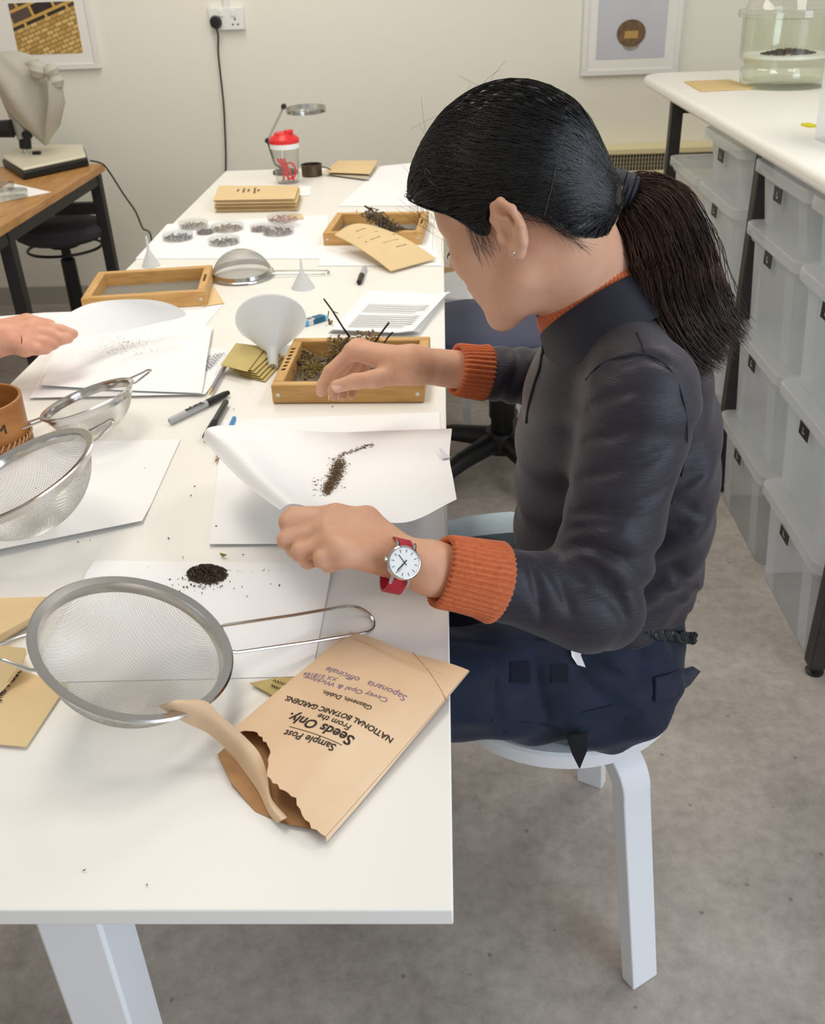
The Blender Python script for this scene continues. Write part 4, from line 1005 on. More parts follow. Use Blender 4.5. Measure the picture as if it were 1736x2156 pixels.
t = thing('stand_magnifier', (mb0.x, yb2, TZ), 'round magnifying lens on a jointed arm behind the red-lidded cup', 'magnifier')
MB().lathe([(0, 0), (.045, 0), (.045, .01), (.02, .016), (0, .016)], 28, Matrix.Translation((mb0.x, yb2, TZ))).build('base', M_dmetal, t, smooth=True)
j1 = PY(563, 296, yb2); j2 = PY(597, 224, yb2)
MB().tube([(mb0.x, yb2, TZ + .01), PY(578, 345, yb2), j1], .004, 8).build('arm', M_dmetal, t, smooth=True)
MB().tube([j1, j2], .0045, 8).build('arm', MATS['grey_enamel'], t, smooth=True)
for j in (j1, j2): MB().lathe([(0, -.008), (.009, -.008), (.009, .008), (0, .008)], 14, Matrix.Translation(j) @ Matrix.Rotation(PI / 2, 4, 'X')).build('joint', M_dmetal, t, smooth=True)
rcn = PY(644, 231, yb2 - .01); rr_ = .066
M = Matrix.Translation(rcn) @ Matrix.Rotation(-.28, 4, 'X') @ Matrix.Rotation(-.05, 4, 'Y')
MB().lathe([(rr_, -.008), (rr_ + .004, -.008), (rr_ + .004, .008), (rr_, .008)], 40, M, closed=True).build('lens_rim', M_steel, t, smooth=True)
MB().lathe([(0, -.005), (rr_, -.001), (rr_, .001), (0, .005)], 40, M).build('lens', M_glass, t, smooth=True)
c = P(657, 370)
t = thing('small_drum_sieve', c, 'small dark round metal sieve beside the red-lidded cup', 'sieve')
MB().lathe([(0, .002), (.034, .001), (.036, .003), (.036, .036), (.0385, .037), (.0385, .04), (.034, .04), (.034, .005), (0, .004)], 36, Matrix.Translation(c)).build('drum', mat('dark_bronze', (92, 80, 64), .4, metal=.7), t, smooth=True)
MB().tube([c + Vector((.036, 0, .03)), c + Vector((.06, .006, .022)), c + Vector((.075, .01, .01))], .002, 6).build('handle', M_dmetal, t, smooth=True)

# ------------------------------------------------------------ pens
def pen(name, label, cat, p0, p1, prof_parts, lift=.0, group=None):
    """p0 tail px, p1 tip px; prof_parts: list of (part name, material, [(t, r), ...])"""
    rmax = max(r for _, _, pr in prof_parts for _, r in pr)
    a = P(*p0, TZ + rmax + lift); b = P(*p1, TZ + rmax + lift); L = (b - a).length
    M = frame_mat(a, b - a, (0, 0, 1)) @ Matrix.Rotation(PI / 2, 4, 'Y')
    t = thing(name, (a + b) / 2 - Vector((0, 0, rmax)), label, cat, group)
    for nm, m, pr in prof_parts: MB().lathe([(r, tt * L) for tt, r in pr], 20, M).build(nm, m, t, smooth=True)
    return t, M, L
M_greyp = mat('grey_barrel', (186, 188, 192), .4); M_bluep = mat('blue_pencil', (60, 140, 205), .4); M_wood = mat('pencil_wood', (196, 166, 130), .7); M_lead = mat('pencil_lead', (60, 58, 56), .5)
t, M, L = pen('marker_pen', 'grey permanent marker with black cap lying left of the black pen', 'marker', (357, 887), (482, 826),
    [('barrel', M_greyp, [(0, 0), (0, .0045), (.03, .0058), (.62, .0062), (.62, 0)]), ('cap', M_black, [(.6, 0), (.6, .0064), (.92, .0056), (.99, .004), (1, 0)])], .001)
text_mesh('Sharpie', M @ Vector((-.0066, 0, .50 * L)), M @ Vector((-.0066, 0, .20 * L)), .0, 'printed_text', M_inkd, t, up=P(400, 890) - P(395, 860), bold=.02) if False else None
d = (P(482, 826) - P(357, 887)).normalized(); mid0 = M @ Vector((0, 0, .52 * L)); mid1 = M @ Vector((0, 0, .24 * L))
text_mesh('Sharpie', mid0 + Vector((0, .0028, .0064)), mid1 + Vector((0, .0028, .0064)), 0, 'printed_text', M_inkd, t, up=Vector((0, -1, 0)), bold=.03, yscale=1.15)
t, M, L = pen('fineliner_pen', 'black capped pen resting on the curled edge of the held paper', 'pen', (476, 846), (432, 922),
    [('barrel', mat('black_barrel', (48, 47, 46), .35), [(0, 0), (0, .0045), (.03, .0052), (.6, .0054), (.6, 0)]), ('cap', M_black, [(.58, 0), (.58, .006), (.97, .0058), (1, .005), (1, 0)])], .002)
MB().box((-.0066, 0, .79 * L), (.002, .003, .36 * L), M).build('clip', M_black, t, bevel=.0006)
pen('pencil', 'short blue pencil with grey point beside the black pen', 'pencil', (493, 880), (453, 973),
    [('shaft', M_bluep, [(0, 0), (0, .0034), (.84, .0034), (.84, 0)]), ('sharpened_wood', M_wood, [(.84, .0034), (.95, .0012)]), ('lead', M_lead, [(.95, .0012), (1, .0003), (1, 0)])], .0012)
pen('ballpoint_pen', 'clear ballpoint pen lying by the folded sheet\'s corner', 'pen', (474, 772), (440, 832),
    [('barrel', mat('clear_barrel', (150, 148, 165), .2, alpha=.6), [(0, 0), (0, .0036), (.8, .0038), (.8, 0)]), ('tip', mat('brass_tip', (190, 160, 90), .3, metal=.8), [(.8, .0034), (.97, .0012), (1, 0)]), ('ink_tube', mat('blue_ink_tube', (70, 64, 130), .4), [(.05, 0), (.05, .0014), (.85, .0014), (.85, 0)])], .004)
pen('marker_pen', 'grey marker with black end lying by the leaning manila envelope', 'marker', (768, 562), (755, 596),
    [('barrel', M_greyp, [(0, 0), (0, .0045), (.05, .006), (.55, .0064), (.55, 0)]), ('cap', M_black, [(.53, 0), (.53, .0068), (.95, .006), (1, 0)])])
# blue eraser in its sleeve
a, b = P(638, 687, TZ), P(684, 673, TZ); M = frame_mat((a + b) / 2, b - a, (0, 0, 1)); L = (b - a).length
t = thing('eraser', (a + b) / 2, 'small blue eraser in a printed sleeve by the white funnel', 'eraser')
MB().box((0, 0, .006), (L, .018, .011), M).build('rubber', mat('eraser_blue', (96, 176, 220), .6), t, bevel=.002)
MB().box((L * .12, 0, .0062), (L * .55, .0188, .0118), M).build('sleeve', mat('sleeve_teal', (34, 98, 128), .5), t, bevel=.001)
MB().box((-L * .2, 0, .0066), (L * .28, .0186, .0116), M).build('barcode_panel', mat('sleeve_white', (226, 226, 226), .5), t)
for k in range(5): MB().box((-L * .29 + k * L * .042, 0, .0126), (L * .018, .012, .0004), M).build('barcode_bar', M_black, t)

# ------------------------------------------------------------ bentwood drum sieve at the left edge
dc = P(-22, 950, TZ); r = .066
t = thing('drum_sieve', dc, 'round bentwood drum sieve with marker writing at the left edge of the photo', 'sieve')
M_bent = mat('bentwood', (186, 126, 66), .45, rgb2=(150, 92, 44), vscale=9, stretch=(1, 1, 6))
M_bentin = mat('bentwood_inside', (150, 84, 44), .45, rgb2=(120, 62, 32), vscale=9)
MB().lathe([(r, .024), (r + .002, .088), (r - .001, .089), (r - .003, .088), (r - .005, .02), (r - .003, .02)], 56, Matrix.Translation(dc), closed=True).build('hoop', M_bent, t, smooth=True)
MB().lathe([(r + .001, .001), (r + .0035, .004), (r + .0035, .026), (r + .001, .028), (r - .003, .026), (r - .003, .001)], 56, Matrix.Translation(dc), closed=True).build('base_hoop', M_bentin, t, smooth=True)
mb = MB()
for k in range(44):
    a = 2 * PI * k / 44; mb.tube([dc + Vector(((r + .003) * math.cos(a), (r + .003) * math.sin(a), .0225)), dc + Vector(((r + .0045) * math.cos(a + .05), (r + .0045) * math.sin(a + .05), .0275)), dc + Vector(((r + .003) * math.cos(a + .1), (r + .003) * math.sin(a + .1), .031))], .0012, 5)
mb.build('lacing', mat('cane', (206, 166, 104), .7), t, smooth=True)
MB().lathe([(0, .012), (r - .003, .012), (r - .003, .0128), (0, .0128)], 40, Matrix.Translation(dc)).build('mesh_disc', M_gauze, t)
# letters round the hoop
for ch, a0 in (('O', -1.02), ('M', -.84)):
    cu = bpy.data.curves.new('t', 'FONT'); cu.body = ch; cu.size = .022; cu.offset = .0; ob = bpy.data.objects.new('t', cu); COL.objects.link(ob); bpy.context.view_layer.update()
    me = bpy.data.meshes.new_from_object(ob.evaluated_get(bpy.context.evaluated_depsgraph_get())); bpy.data.objects.remove(ob)
    vs = [dc + Vector(((r + .0022) * math.cos(a0 + v.co.x / r), (r + .0022) * math.sin(a0 + v.co.x / r), .048 + v.co.y)) for v in me.vertices]
    mb = MB(); mb.add(vs, [tuple(p.vertices) for p in me.polygons]); mb.build('marker_letter', M_inkd, t)
# ------------------------------------------------------------ implicit surface tools (for bodies and cloth)
def nets(fun, lo, hi, h):
    lo = np.array(lo, float); hi = np.array(hi, float); n = np.maximum(((hi - lo) / h).astype(int) + 2, 4)
    ax = [(lo[i] + h * np.arange(n[i])).astype(np.float32) for i in range(3)]
    # coarse pass finds the blocks the surface runs through; only those are sampled finely
    B = 4; nb = [-(-k // B) for k in n]
    cg = np.stack(np.meshgrid(*[(lo[i] + h * (B * np.arange(nb[i]) + (B - 1) / 2)).astype(np.float32) for i in range(3)], indexing='ij'), -1)
    cd = fun(cg).astype(np.float32); near = np.abs(cd) < h * B * 1.9
    D = np.repeat(np.repeat(np.repeat(np.where(cd < 0, -1, 1).astype(np.float32), B, 0), B, 1), B, 2)[:n[0], :n[1], :n[2]].copy()
    m = np.repeat(np.repeat(np.repeat(near, B, 0), B, 1), B, 2)[:n[0], :n[1], :n[2]]
    I = np.argwhere(m); G = np.stack([ax[i][I[:, i]] for i in range(3)], -1); D[m] = fun(G).astype(np.float32); del G, I, m
    s = D < 0
    cnt = np.zeros([k - 1 for k in D.shape], np.int8)
    offs = [(i, j, k) for i in (0, 1) for j in (0, 1) for k in (0, 1)]
    S = D.shape
    for (i, j, k) in offs: cnt += s[i:S[0] - 1 + i, j:S[1] - 1 + j, k:S[2] - 1 + k]
    act = np.argwhere((cnt > 0) & (cnt < 8))
    cid = np.full(cnt.shape, -1, np.int32); cid[tuple(act.T)] = np.arange(len(act))
    val = np.stack([D[act[:, 0] + i, act[:, 1] + j, act[:, 2] + k] for (i, j, k) in offs], 1)
    O = np.array(offs, float); acc = np.zeros((len(act), 3)); num = np.zeros(len(act))
    for a in range(8):
        for b in range(a + 1, 8):
            if np.abs(O[a] - O[b]).sum() != 1: continue
            m = (val[:, a] < 0) != (val[:, b] < 0)
            t = val[m, a] / (val[m, a] - val[m, b]); acc[m] += O[a] + (O[b] - O[a]) * t[:, None]; num[m] += 1
    V = lo + h * (act + acc / num[:, None])
    F = []
    for d in range(3):
        e1, e2 = [(1, 2), (2, 0), (0, 1)][d]
        sl0 = [slice(None)] * 3; sl1 = [slice(None)] * 3; sl0[d] = slice(0, -1); sl1[d] = slice(1, None)
        ch = s[tuple(sl0)] != s[tuple(sl1)]
        E = np.argwhere(ch)
        E = E[(E[:, e1] > 0) & (E[:, e2] > 0) & (E[:, e1] < cnt.shape[e1]) & (E[:, e2] < cnt.shape[e2])]
        inside = s[tuple(E.T)]
        def c(a, b):
            q = E.copy(); q[:, e1] -= a; q[:, e2] -= b; return cid[tuple(q.T)]
        Q = np.stack([c(1, 1), c(0, 1), c(0, 0), c(1, 0)], 1)
        Q[~inside] = Q[~inside][:, ::-1]; F.append(Q)
    F = np.concatenate(F); return V, F[(F >= 0).all(1)]
def dot(a, b): return (a * b).sum(-1)
def f32(a): return np.asarray(a, np.float32)
def scap(G, a, b, ra, rb):
    a, b = f32(a), f32(b); ba = b - a; pa = G - a; t = np.clip(dot(pa, ba) / max(float(ba @ ba), 1e-9), 0, 1)
    return np.sqrt(((pa - t[..., None] * ba) ** 2).sum(-1)) - (ra + (rb - ra) * t)
def sell(G, c, r, A=None):
    q = G - f32(c)
    if A is not None: q = q @ f32(A).T
    r = f32(r); k0 = np.sqrt(((q / r) ** 2).sum(-1)); k1 = np.sqrt(((q / (r * r)) ** 2).sum(-1)) + 1e-9
    return k0 * (k0 - 1) / k1
def smin(a, b, k): h = np.maximum(k - np.abs(a - b), 0) / k; return np.minimum(a, b) - h * h * k * .25
def smax(a, b, k): return -smin(-a, -b, k)
def chain(G, pts, rs, k=.004):
    d = None
    for i in range(len(pts) - 1):
        e = scap(G, pts[i], pts[i + 1], rs[i], rs[i + 1]); d = e if d is None else smin(d, e, k)
    return d
def mesh_obj(name, parts, m, parent=None, smooth_it=2, decim=None):
    me = bpy.data.meshes.new(name); off = np.array(wloc(parent)[:]) if parent is not None else np.zeros(3)
    Vs = []; Fs = []; n = 0
    for V, F in parts: Vs.append(V - off); Fs.append(F + n); n += len(V)
    V = np.concatenate(Vs); F = np.concatenate(Fs)
    for _ in range(smooth_it):
        acc = np.zeros_like(V); c = np.zeros(len(V))
        for a in range(4):
            i, j = F[:, a], F[:, (a + 1) % 4]
            np.add.at(acc, i, V[j]); np.add.at(c, i, 1); np.add.at(acc, j, V[i]); np.add.at(c, j, 1)
        V = V * .5 + .5 * acc / np.maximum(c, 1)[:, None]
    me.vertices.add(len(V)); me.vertices.foreach_set('co', V.astype(np.float32).ravel())
    me.loops.add(F.size); me.loops.foreach_set('vertex_index', F.astype(np.int32).ravel())
    me.polygons.add(len(F)); me.polygons.foreach_set('loop_start', np.arange(0, F.size, 4, dtype=np.int32))
    me.update(calc_edges=True); me.validate()
    me.polygons.foreach_set('use_smooth', [True] * len(me.polygons))
    me.materials.append(m); o = bpy.data.objects.new(name, me); COL.objects.link(o)
    if parent is not None: o.parent = parent
    return o
def hit(fun, px, py, y0=.75, y1=1.45, lift=.001, n=700):
    d = ray(px, py); ys = np.linspace(y0, y1, n); G = (CAM + d[None] * (ys / d[1])[:, None]).astype(np.float32)
    f = fun(G); k = np.argmax(f < 0) if (f < 0).any() else int(np.argmin(f)); p = G[k].astype(float); return p - d / np.linalg.norm(d) * lift
def V3(v): return np.array(v[:], float)

# ------------------------------------------------------------ materials of the woman
def skin_mat(name, rgb, rgb2):
    return mat(name, rgb, .5, rgb2=rgb2, vscale=28, bump=.12, bscale=900, sss=.12, spec=.35)
M_skin = skin_mat('skin', (220, 172, 144), (211, 158, 128))
M_skin2 = skin_mat('skin_pale', (224, 170, 144), (212, 150, 126))
M_jack = mat('jacket_knit', (43, 39, 52), .5, rgb2=(34, 31, 42), vscale=7, stretch=(1, 1, 30), bump=.5, bscale=90, bstretch=(1, 1, 9), sheen=.15, bdist=.0015)
M_collar = mat('jacket_trim', (30, 32, 44), .6, bump=.3, bscale=300)
M_rib = mat('orange_knit', (208, 112, 66), .85, rgb2=(190, 94, 52), vscale=200, bump=.4, bscale=700, sheen=.2)
M_trou = mat('navy_cotton', (23, 35, 61), .75, rgb2=(15, 26, 48), vscale=16, bump=.35, bscale=12, bdist=.006, sheen=.1)
M_trim = mat('black_trim', (20, 22, 30), .8, bump=.3, bscale=600)
M_hair = mat('black_hair', (20, 18, 19), .34, spec=.55)
M_hairb = mat('brown_hair', (86, 60, 48), .42, spec=.5, rgb2=(44, 31, 27), vscale=14)

# ------------------------------------------------------------ joints
HO = np.array([.0952, 1.080, 1.1332]); _th, _ph, _ro = .42, .47, .05
_F = np.array([-math.cos(_ph) * math.cos(_th), math.cos(_ph) * math.sin(_th), -math.sin(_ph)])
_U = np.array([-math.sin(_ph) * math.cos(_th), math.sin(_ph) * math.sin(_th), math.cos(_ph)])
_L = np.cross(_U, _F); _L, _U = math.cos(_ro) * _L + math.sin(_ro) * _U, math.cos(_ro) * _U - math.sin(_ro) * _L
HA = np.stack([_F, _L, _U])
def PP_(px, py, y): return np.array(PY(px, py, y)[:])
def hw(f, l, u): return HO + f * _F + l * _L + u * _U
thb = .26
FB = np.array([-math.cos(thb), math.sin(thb), 0]); LB = np.array([-math.sin(thb), -math.cos(thb), 0])
NB = np.array([.198, 1.125, 1.015])                      # neck base
SL, EL_, WL = V3(PY(1350, 850, .955)), V3(PY(1248, 1272, .885)), V3(PY(905, 1196, .852))
WR, ER, SR = V3(PY(868, 768, 1.285)), np.array([.20, 1.36, .825]), np.array([.205, 1.275, .955])
woman = thing('person', (.16, 1.08, .45), 'woman with black ponytail in dark zip jacket, seated and sorting seeds', 'person')

COF, COB = PP_(1140, 672, 1.135), PP_(1326, 552, 1.115)
CCEN = (COF + COB) / 2 + LB * .014; CA = (COF - COB) / 2; CB = LB * .066 + np.array([0, 0, .026]); CN = np.cross(CA, CB); CN = -CN / np.linalg.norm(CN); CN = CN if CN[2] > 0 else -CN
# ------------------------------------------------------------ head and neck
def head_f(G):
    p = (G - f32(HO)) @ f32(HA).T
    q = p.copy(); q[..., 1] = np.abs(q[..., 1])
    d = sell(p, (-.004, 0, .050), (.087, .071, .078))
    d = smin(d, sell(p, (.045, 0, .048), (.046, .060, .046)), .03)
    d = smin(d, sell(p, (.034, 0, -.022), (.056, .057, .070)), .035)
    d = smin(d, scap(q, (.012, .046, -.048), (.068, .012, -.083), .017, .014), .025)
    d = smin(d, sell(p, (.074, 0, -.083), (.016, .019, .015)), .018)
    d = smin(d, sell(q, (.060, .036, -.008), (.024, .024, .024)), .025)
    d = smin(d, sell(p, (.070, 0, -.044), (.024, .030, .024)), .02)
    d = smin(d, scap(q, (.086, .006, .037), (.070, .046, .035), .008, .008), .014)
    eye = sell(q, (.091, .031, .016), (.010, .017, .010)); d = smax(d, -eye, .012)
    d = smin(d, sell(q, (.0745, .031, .017), (.0125, .0145, .0115)), .003)
    d = smin(d, scap(p, (.086, 0, .026), (.103, 0, -.006), .0065, .0085), .010)
    d = smin(d, sell(q, (.092, .0095, -.011), (.0085, .0075, .007)), .006)
    d = smin(d, sell(p, (.0905, 0, -.0385), (.0075, .020, .0052)), .004)
    d = smin(d, sell(p, (.0885, 0, -.0495), (.0080, .017, .0062)), .004)
    # ears
    e = scap(q, (.003, .071, .006), (.004, .075, .020), .0045, .0045)
    path = [(.004, .075, .020), (-.005, .081, .032), (-.016, .087, .0335), (-.026, .090, .022), (-.0275, .089, .004), (-.021, .085, -.014), (-.011, .081, -.024)]
    for a, b in zip(path[:-1], path[1:]): e = smin(e, scap(q, a, b, .0040, .0040), .004)
    e = smin(e, sell(q, (-.013, .0775, .005), (.0155, .0055, .026)), .008)
    e = smax(e, -sell(q, (-.003, .086, .001), (.0085, .0085, .012)), .004)
    e = smin(e, chain(q, [(-.004, .082, .021), (-.0155, .0855, .015), (-.0185, .0855, .0), (-.011, .0825, -.012)], [.0026, .003, .003, .0026]), .004)
    e = smin(e, sell(q, (-.0075, .079, -.020), (.0085, .0050, .0085)), .006)
    e = smin(e, sell(q, (.0035, .0775, -.002), (.0045, .0045, .0065)), .005)
    d = smin(d, e, .006)
    # neck
    n = scap(G, hw(-.022, 0, -.035), NB + np.array([-.018, 0, 0]), .049, .053); n = smin(n, scap(G, hw(-.038, 0, .0), NB + np.array([-.006, .0, .01]), .044, .047), .03)
    d = smin(d, n, .028)
    return d
lo = HO - np.array([.16, .14, .20]); hi = HO + np.array([.21, .15, .17])
headV = nets(head_f, lo, hi, .0021)

# ------------------------------------------------------------ hands
def hand_f(G, W, fore, mcps, fingers, thumb, pal=.0135, wr=(.026, .021), kf=.0035):
    d = None
    for m in mcps:
        e = scap(G, W, m, .0165, pal); d = e if d is None else smin(d, e, .016)
    mid = (W + mcps[1] + mcps[2]) / 3
    for a, b in zip(mcps[:-1], mcps[1:]): d = smin(d, scap(G, a, b, pal * .95, pal * .95), .008)
    d = smin(d, scap(G, W + (fore - W) * .02, fore, wr[0], wr[0] * 1.12), .022)
    for fg, rs in fingers: d = smin(d, chain(G, fg, rs, .0035), kf)
    d = smin(d, chain(G, thumb[0], thumb[1], .005), .012)
    return d
def PP(px, py, y): return V3(PY(px, py, y))
# left hand, back of the hand to the camera, fingers folded under the paper
mL = [PP(706, 1088, .889), PP(690, 1116, .872), PP(700, 1145, .853), PP(726, 1167, .836)]
pL = [PP(606, 1100, .884), PP(602, 1137, .868), PP(632, 1163, .850), PP(678, 1178, .834)]
def curl(p, a, b): return [p + np.array(a), p + np.array(b)]
fL = []
for m, p, s in zip(mL, pL, (1, 1.05, 1, .85)):
    c = curl(p, (.004, .016, -.021 * s), (.024, .030, -.026 * s)); fL.append(([m, p] + c, [.0112, .0098, .0088, .0076] if s != .85 else [.0105, .009, .0078, .0066]))
tL = ([PP(850, 1160, .872), PP(772, 1092, .895), PP(690, 1078, .903) + np.array([0, 0, -.006]), PP(618, 1082, .896)], [.014, .0135, .0115, .0085])
foreL = WL + (EL_ - WL) * .62
handL = nets(lambda G: hand_f(G, WL, foreL, mL, fL, tL, .0128, (.0262, .02), .007), WL - np.array([.20, .07, .10]), WL + np.array([.16, .10, .09]), .0015)
# right hand, thumb side to the camera, fingers pinching downward
dy = -.055
mR = [PP(742, 740, 1.375 + dy), PP(752, 733, 1.398 + dy), PP(766, 736, 1.418 + dy), PP(784, 744, 1.435 + dy)]
fR = [([mR[0], PP(694, 782, 1.362 + dy), PP(679, 810, 1.356 + dy), PP(675, 826, 1.353 + dy)], [.0112, .0094, .0084, .0070]),
      ([mR[1], PP(712, 786, 1.388 + dy), PP(701, 817, 1.382 + dy), PP(701, 834, 1.377 + dy)], [.0112, .0095, .0085, .0071]),
      ([mR[2], PP(733, 790, 1.410 + dy), PP(719, 818, 1.402 + dy), PP(721, 835, 1.395 + dy)], [.0108, .0090, .0080, .0068]),
      ([mR[3], PP(760, 788, 1.428 + dy), PP(744, 815, 1.420 + dy), PP(739, 832, 1.412 + dy)], [.0098, .0080, .0072, .0062])]
tR = ([PP(842, 786, 1.338 + dy), PP(788, 798, 1.330 + dy), PP(746, 803, 1.326 + dy), PP(710, 813, 1.326 + dy)], [.0155, .0128, .0108, .0094])
foreR = WR + (ER - WR) * .62
handR = nets(lambda G: hand_f(G, WR, foreR, mR, fR, tR, .0125, (.0245, .02)), WR - np.array([.19, .05, .12]), WR + np.array([.16, .14, .08]), .0015)

# ------------------------------------------------------------ torso shape shared by body and jacket
secs = [(.535, .222, 1.110, .112, .160), (.60, .220, 1.112, .114, .156), (.70, .214, 1.115, .116, .152), (.80, .212, 1.12, .118, .155), (.88, .212, 1.122, .116, .162), (.95, .210, 1.124, .098, .158), (.985, .206, 1.125, .074, .125), (1.01, .202, 1.125, .055, .075)]
sz = np.array([q[0] for q in secs])
def torso_f(G, grow=0.0):
    z = np.clip(G[..., 2], sz[0], sz[-1])
    cx, cy, a, b = [np.interp(z, sz, [q[i] for q in secs]).astype(np.float32) for i in (1, 2, 3, 4)]
    dx, dy_ = G[..., 0] - cx, G[..., 1] - cy
    f = dx * FB[0] + dy_ * FB[1]; l = dx * LB[0] + dy_ * LB[1]
    a = a + grow; b = b + grow
    k = np.sqrt((f / a) ** 2 + (l / b) ** 2) + 1e-6
    d = (k - 1) * np.minimum(a, b) * .92
    return smax(smax(d, G[..., 2] - sz[-1] - grow * .5, .05), sz[0] - G[..., 2], .02)
HIP = np.array([.205, 1.105, .545])
KL, KR = V3(PY(640, 1418, .93)) + np.array([0, 0, -.012]), np.array([-.23, 1.20, .60])
HLp, HRp = V3(PY(1290, 1440, 1.02)), np.array([.20, 1.20, .535])
def body_f(G):
    d = smax(torso_f(G, -.014), .60 - G[..., 2], .03)
    d = smin(d, scap(G, SL, EL_, .044, .036), .03); d = smin(d, scap(G, EL_, WL, .036, .026), .02)
    d = smin(d, scap(G, SR, ER, .044, .036), .03); d = smin(d, scap(G, ER, WR, .036, .026), .02)
    d = smin(d, sell(G, HIP, (.07, .12, .05)), .03)
    for h_, k_ in ((HLp, KL), (HRp, KR)):
        d = smin(d, scap(G, h_, k_, .055, .042), .03)
    return smin(d, scap(G, hw(-.022, 0, -.035), NB + np.array([-.018, 0, 0]), .045, .048), .03)
bodyV = nets(body_f, (-.32, .76, .42), (.42, 1.46, 1.10), .0085)
mesh_obj('body', [headV, handL, handR, bodyV], M_skin, woman, 1)

# nails, eyelashes, brow, lips
M_nail = mat('nail', (232, 190, 176), .3); M_lash = mat('lash', (18, 14, 14), .6); M_lip = mat('lip', (184, 108, 92), .5)
def plate(name, c, ax, nrm, w, l, t, m):
    ax = Vector(ax); nrm = Vector(nrm); M = frame_mat(Vector(c), ax, nrm)
    MB().lathe([(0, -1), (.5, -.85), (.85, -.5), (1, 0), (.85, .5), (.5, .85), (0, 1)], 16, M @ Matrix.Diagonal((l, w, t, 1))).build(name, m, woman, smooth=True, sharp=0)
tdir = tR[0][3] - tR[0][2]; cdir = CAM - tR[0][3]; cdir /= np.linalg.norm(cdir)
plate('thumbnail', tR[0][3] + cdir * .0086 + tdir / np.linalg.norm(tdir) * .001, tdir, cdir * .8 + np.array([-.1, -.1, .5]), .0062, .0078, .0013, M_nail)
for k, (fg, rs) in enumerate(fR[1:3]):
    ad = fg[3] - fg[2]; plate('fingernail', fg[3] + np.array([-.0062, -.002, -.001]), ad, (-1, -.3, .1), .0042, .005, .001, M_nail)
for sgn in (1, -1):
    lash = [hw(.0868 - .00045 * abs(k - 3), sgn * (.020 + .0038 * k), .0095 - .0004 * (k - 3) ** 2) for k in range(7)]
    MB().tube([Vector(p) for p in lash], .0009, 5).build('eyelash', M_lash, woman)
    MB().tube([Vector(hw(.0875 - .0012 * max(0, k - 2), sgn * (.020 + .0038 * k), .0088 - .0004 * (k - 3) ** 2) + np.array([-.004, .0, -.004])) for k in range(7)], .0007, 4).build('eyelash', M_lash, woman)
    br = [hw(.0948 - .0022 * k - .0006 * k * k, sgn * (.012 + .0062 * k), .0405 + .002 * min(k, 4) - .0012 * max(0, k - 4)) for k in range(7)]
    MB().tube([Vector(p) for p in br], [.0012, .002, .0023, .0022, .002, .0016, .0008], 6, flat=.6).build('eyebrow', M_lash, woman)
es = hw(-.0065, .0850, -.0195)
MB().lathe([(0, -.0022), (.0016, -.0016), (.0022, 0), (.0016, .0016), (0, .0022)], 12, Matrix.Translation(es)).build('ear_stud', M_steel, woman, smooth=True)

# ------------------------------------------------------------ jacket
def folds(G, a, b, amp, freq, tw=0.0):
    a, b = f32(a), f32(b); ba = b - a; L = float(np.linalg.norm(ba)); s = dot(G - a, ba / L)
    return amp * 1.6 * (.55 - np.abs(np.sin(.5 * (freq * s + tw * (G[..., 0] * 40 + 2.2 * np.sin(G[..., 1] * 55)) + 1.7 * np.sin(G[..., 2] * 37 + G[..., 0] * 21)))))
def jacket_base(G):
    d = torso_f(G, .004)
    d = smin(d, sell(G, np.array([.286, 1.09, .80]), (.040, .13, .15)), .06)
    # pulled folds across the back and waist
    wz = np.clip((.82 - G[..., 2]) / .2, 0, 1) * np.clip((G[..., 2] - .60) / .06, .25, 1)
    d = d + .0075 * wz * (np.abs(np.sin(31 * (G[..., 2] + .55 * (G[..., 0] - .2)) + 1.6 * np.sin(G[..., 0] * 17 + G[..., 1] * 6))) - .6) + .0022 * np.sin(95 * (G[..., 2] - .45 * G[..., 0]) + 3 * np.sin(14 * G[..., 0]))
    d = smax(d, .622 + .03 * np.maximum(0, .28 - G[..., 0]) - G[..., 2], .006)
    ua = scap(G, SL, EL_, .060, .052); fa = scap(G, EL_, WL + (EL_ - WL) * .25, .052, .037)
    arm = smin(ua, fa, .018)
    we = np.exp(-(((G - f32(EL_)) ** 2).sum(-1)) / .012)
    arm = arm + folds(G, SL, EL_, .0026, 105, .35) + we * folds(G, SL, WL, .0048, 120, .5)
    d = smin(d, arm, .028)
    # deep crease between arm and body is kept by the small blend radius
    ra = smin(scap(G, SR, ER, .060, .048), scap(G, ER, WR + (ER - WR) * .27, .048, .036), .02)
    ra = ra + folds(G, WR, ER, .0028, 210, .1)
    d = smin(d, ra, .03)
    d = smin(d, scap(G, SL + np.array([.0, .01, .02]), NB + np.array([.0, -.03, .0]), .040, .045), .05)
    d = smin(d, scap(G, SR, NB + np.array([.0, .03, .0]), .040, .045), .05)
    # open neck and cut hems
    d = smax(d, -scap(G, CCEN - CN * .015, CCEN + CN * .12, .066, .080), .008)
    for w_, e_, fr in ((WL, EL_, .072 / np.linalg.norm(EL_ - WL)), (WR, ER, .106 / np.linalg.norm(ER - WR))):
        ax = f32((e_ - w_) / np.linalg.norm(e_ - w_)); cut = f32(w_ + (e_ - w_) * fr)
        near = (np.sqrt(((G - f32(w_)) ** 2).sum(-1)) < .16)
        d = np.where(near, smax(d, -dot(G - cut, ax), .004), d)
    return d
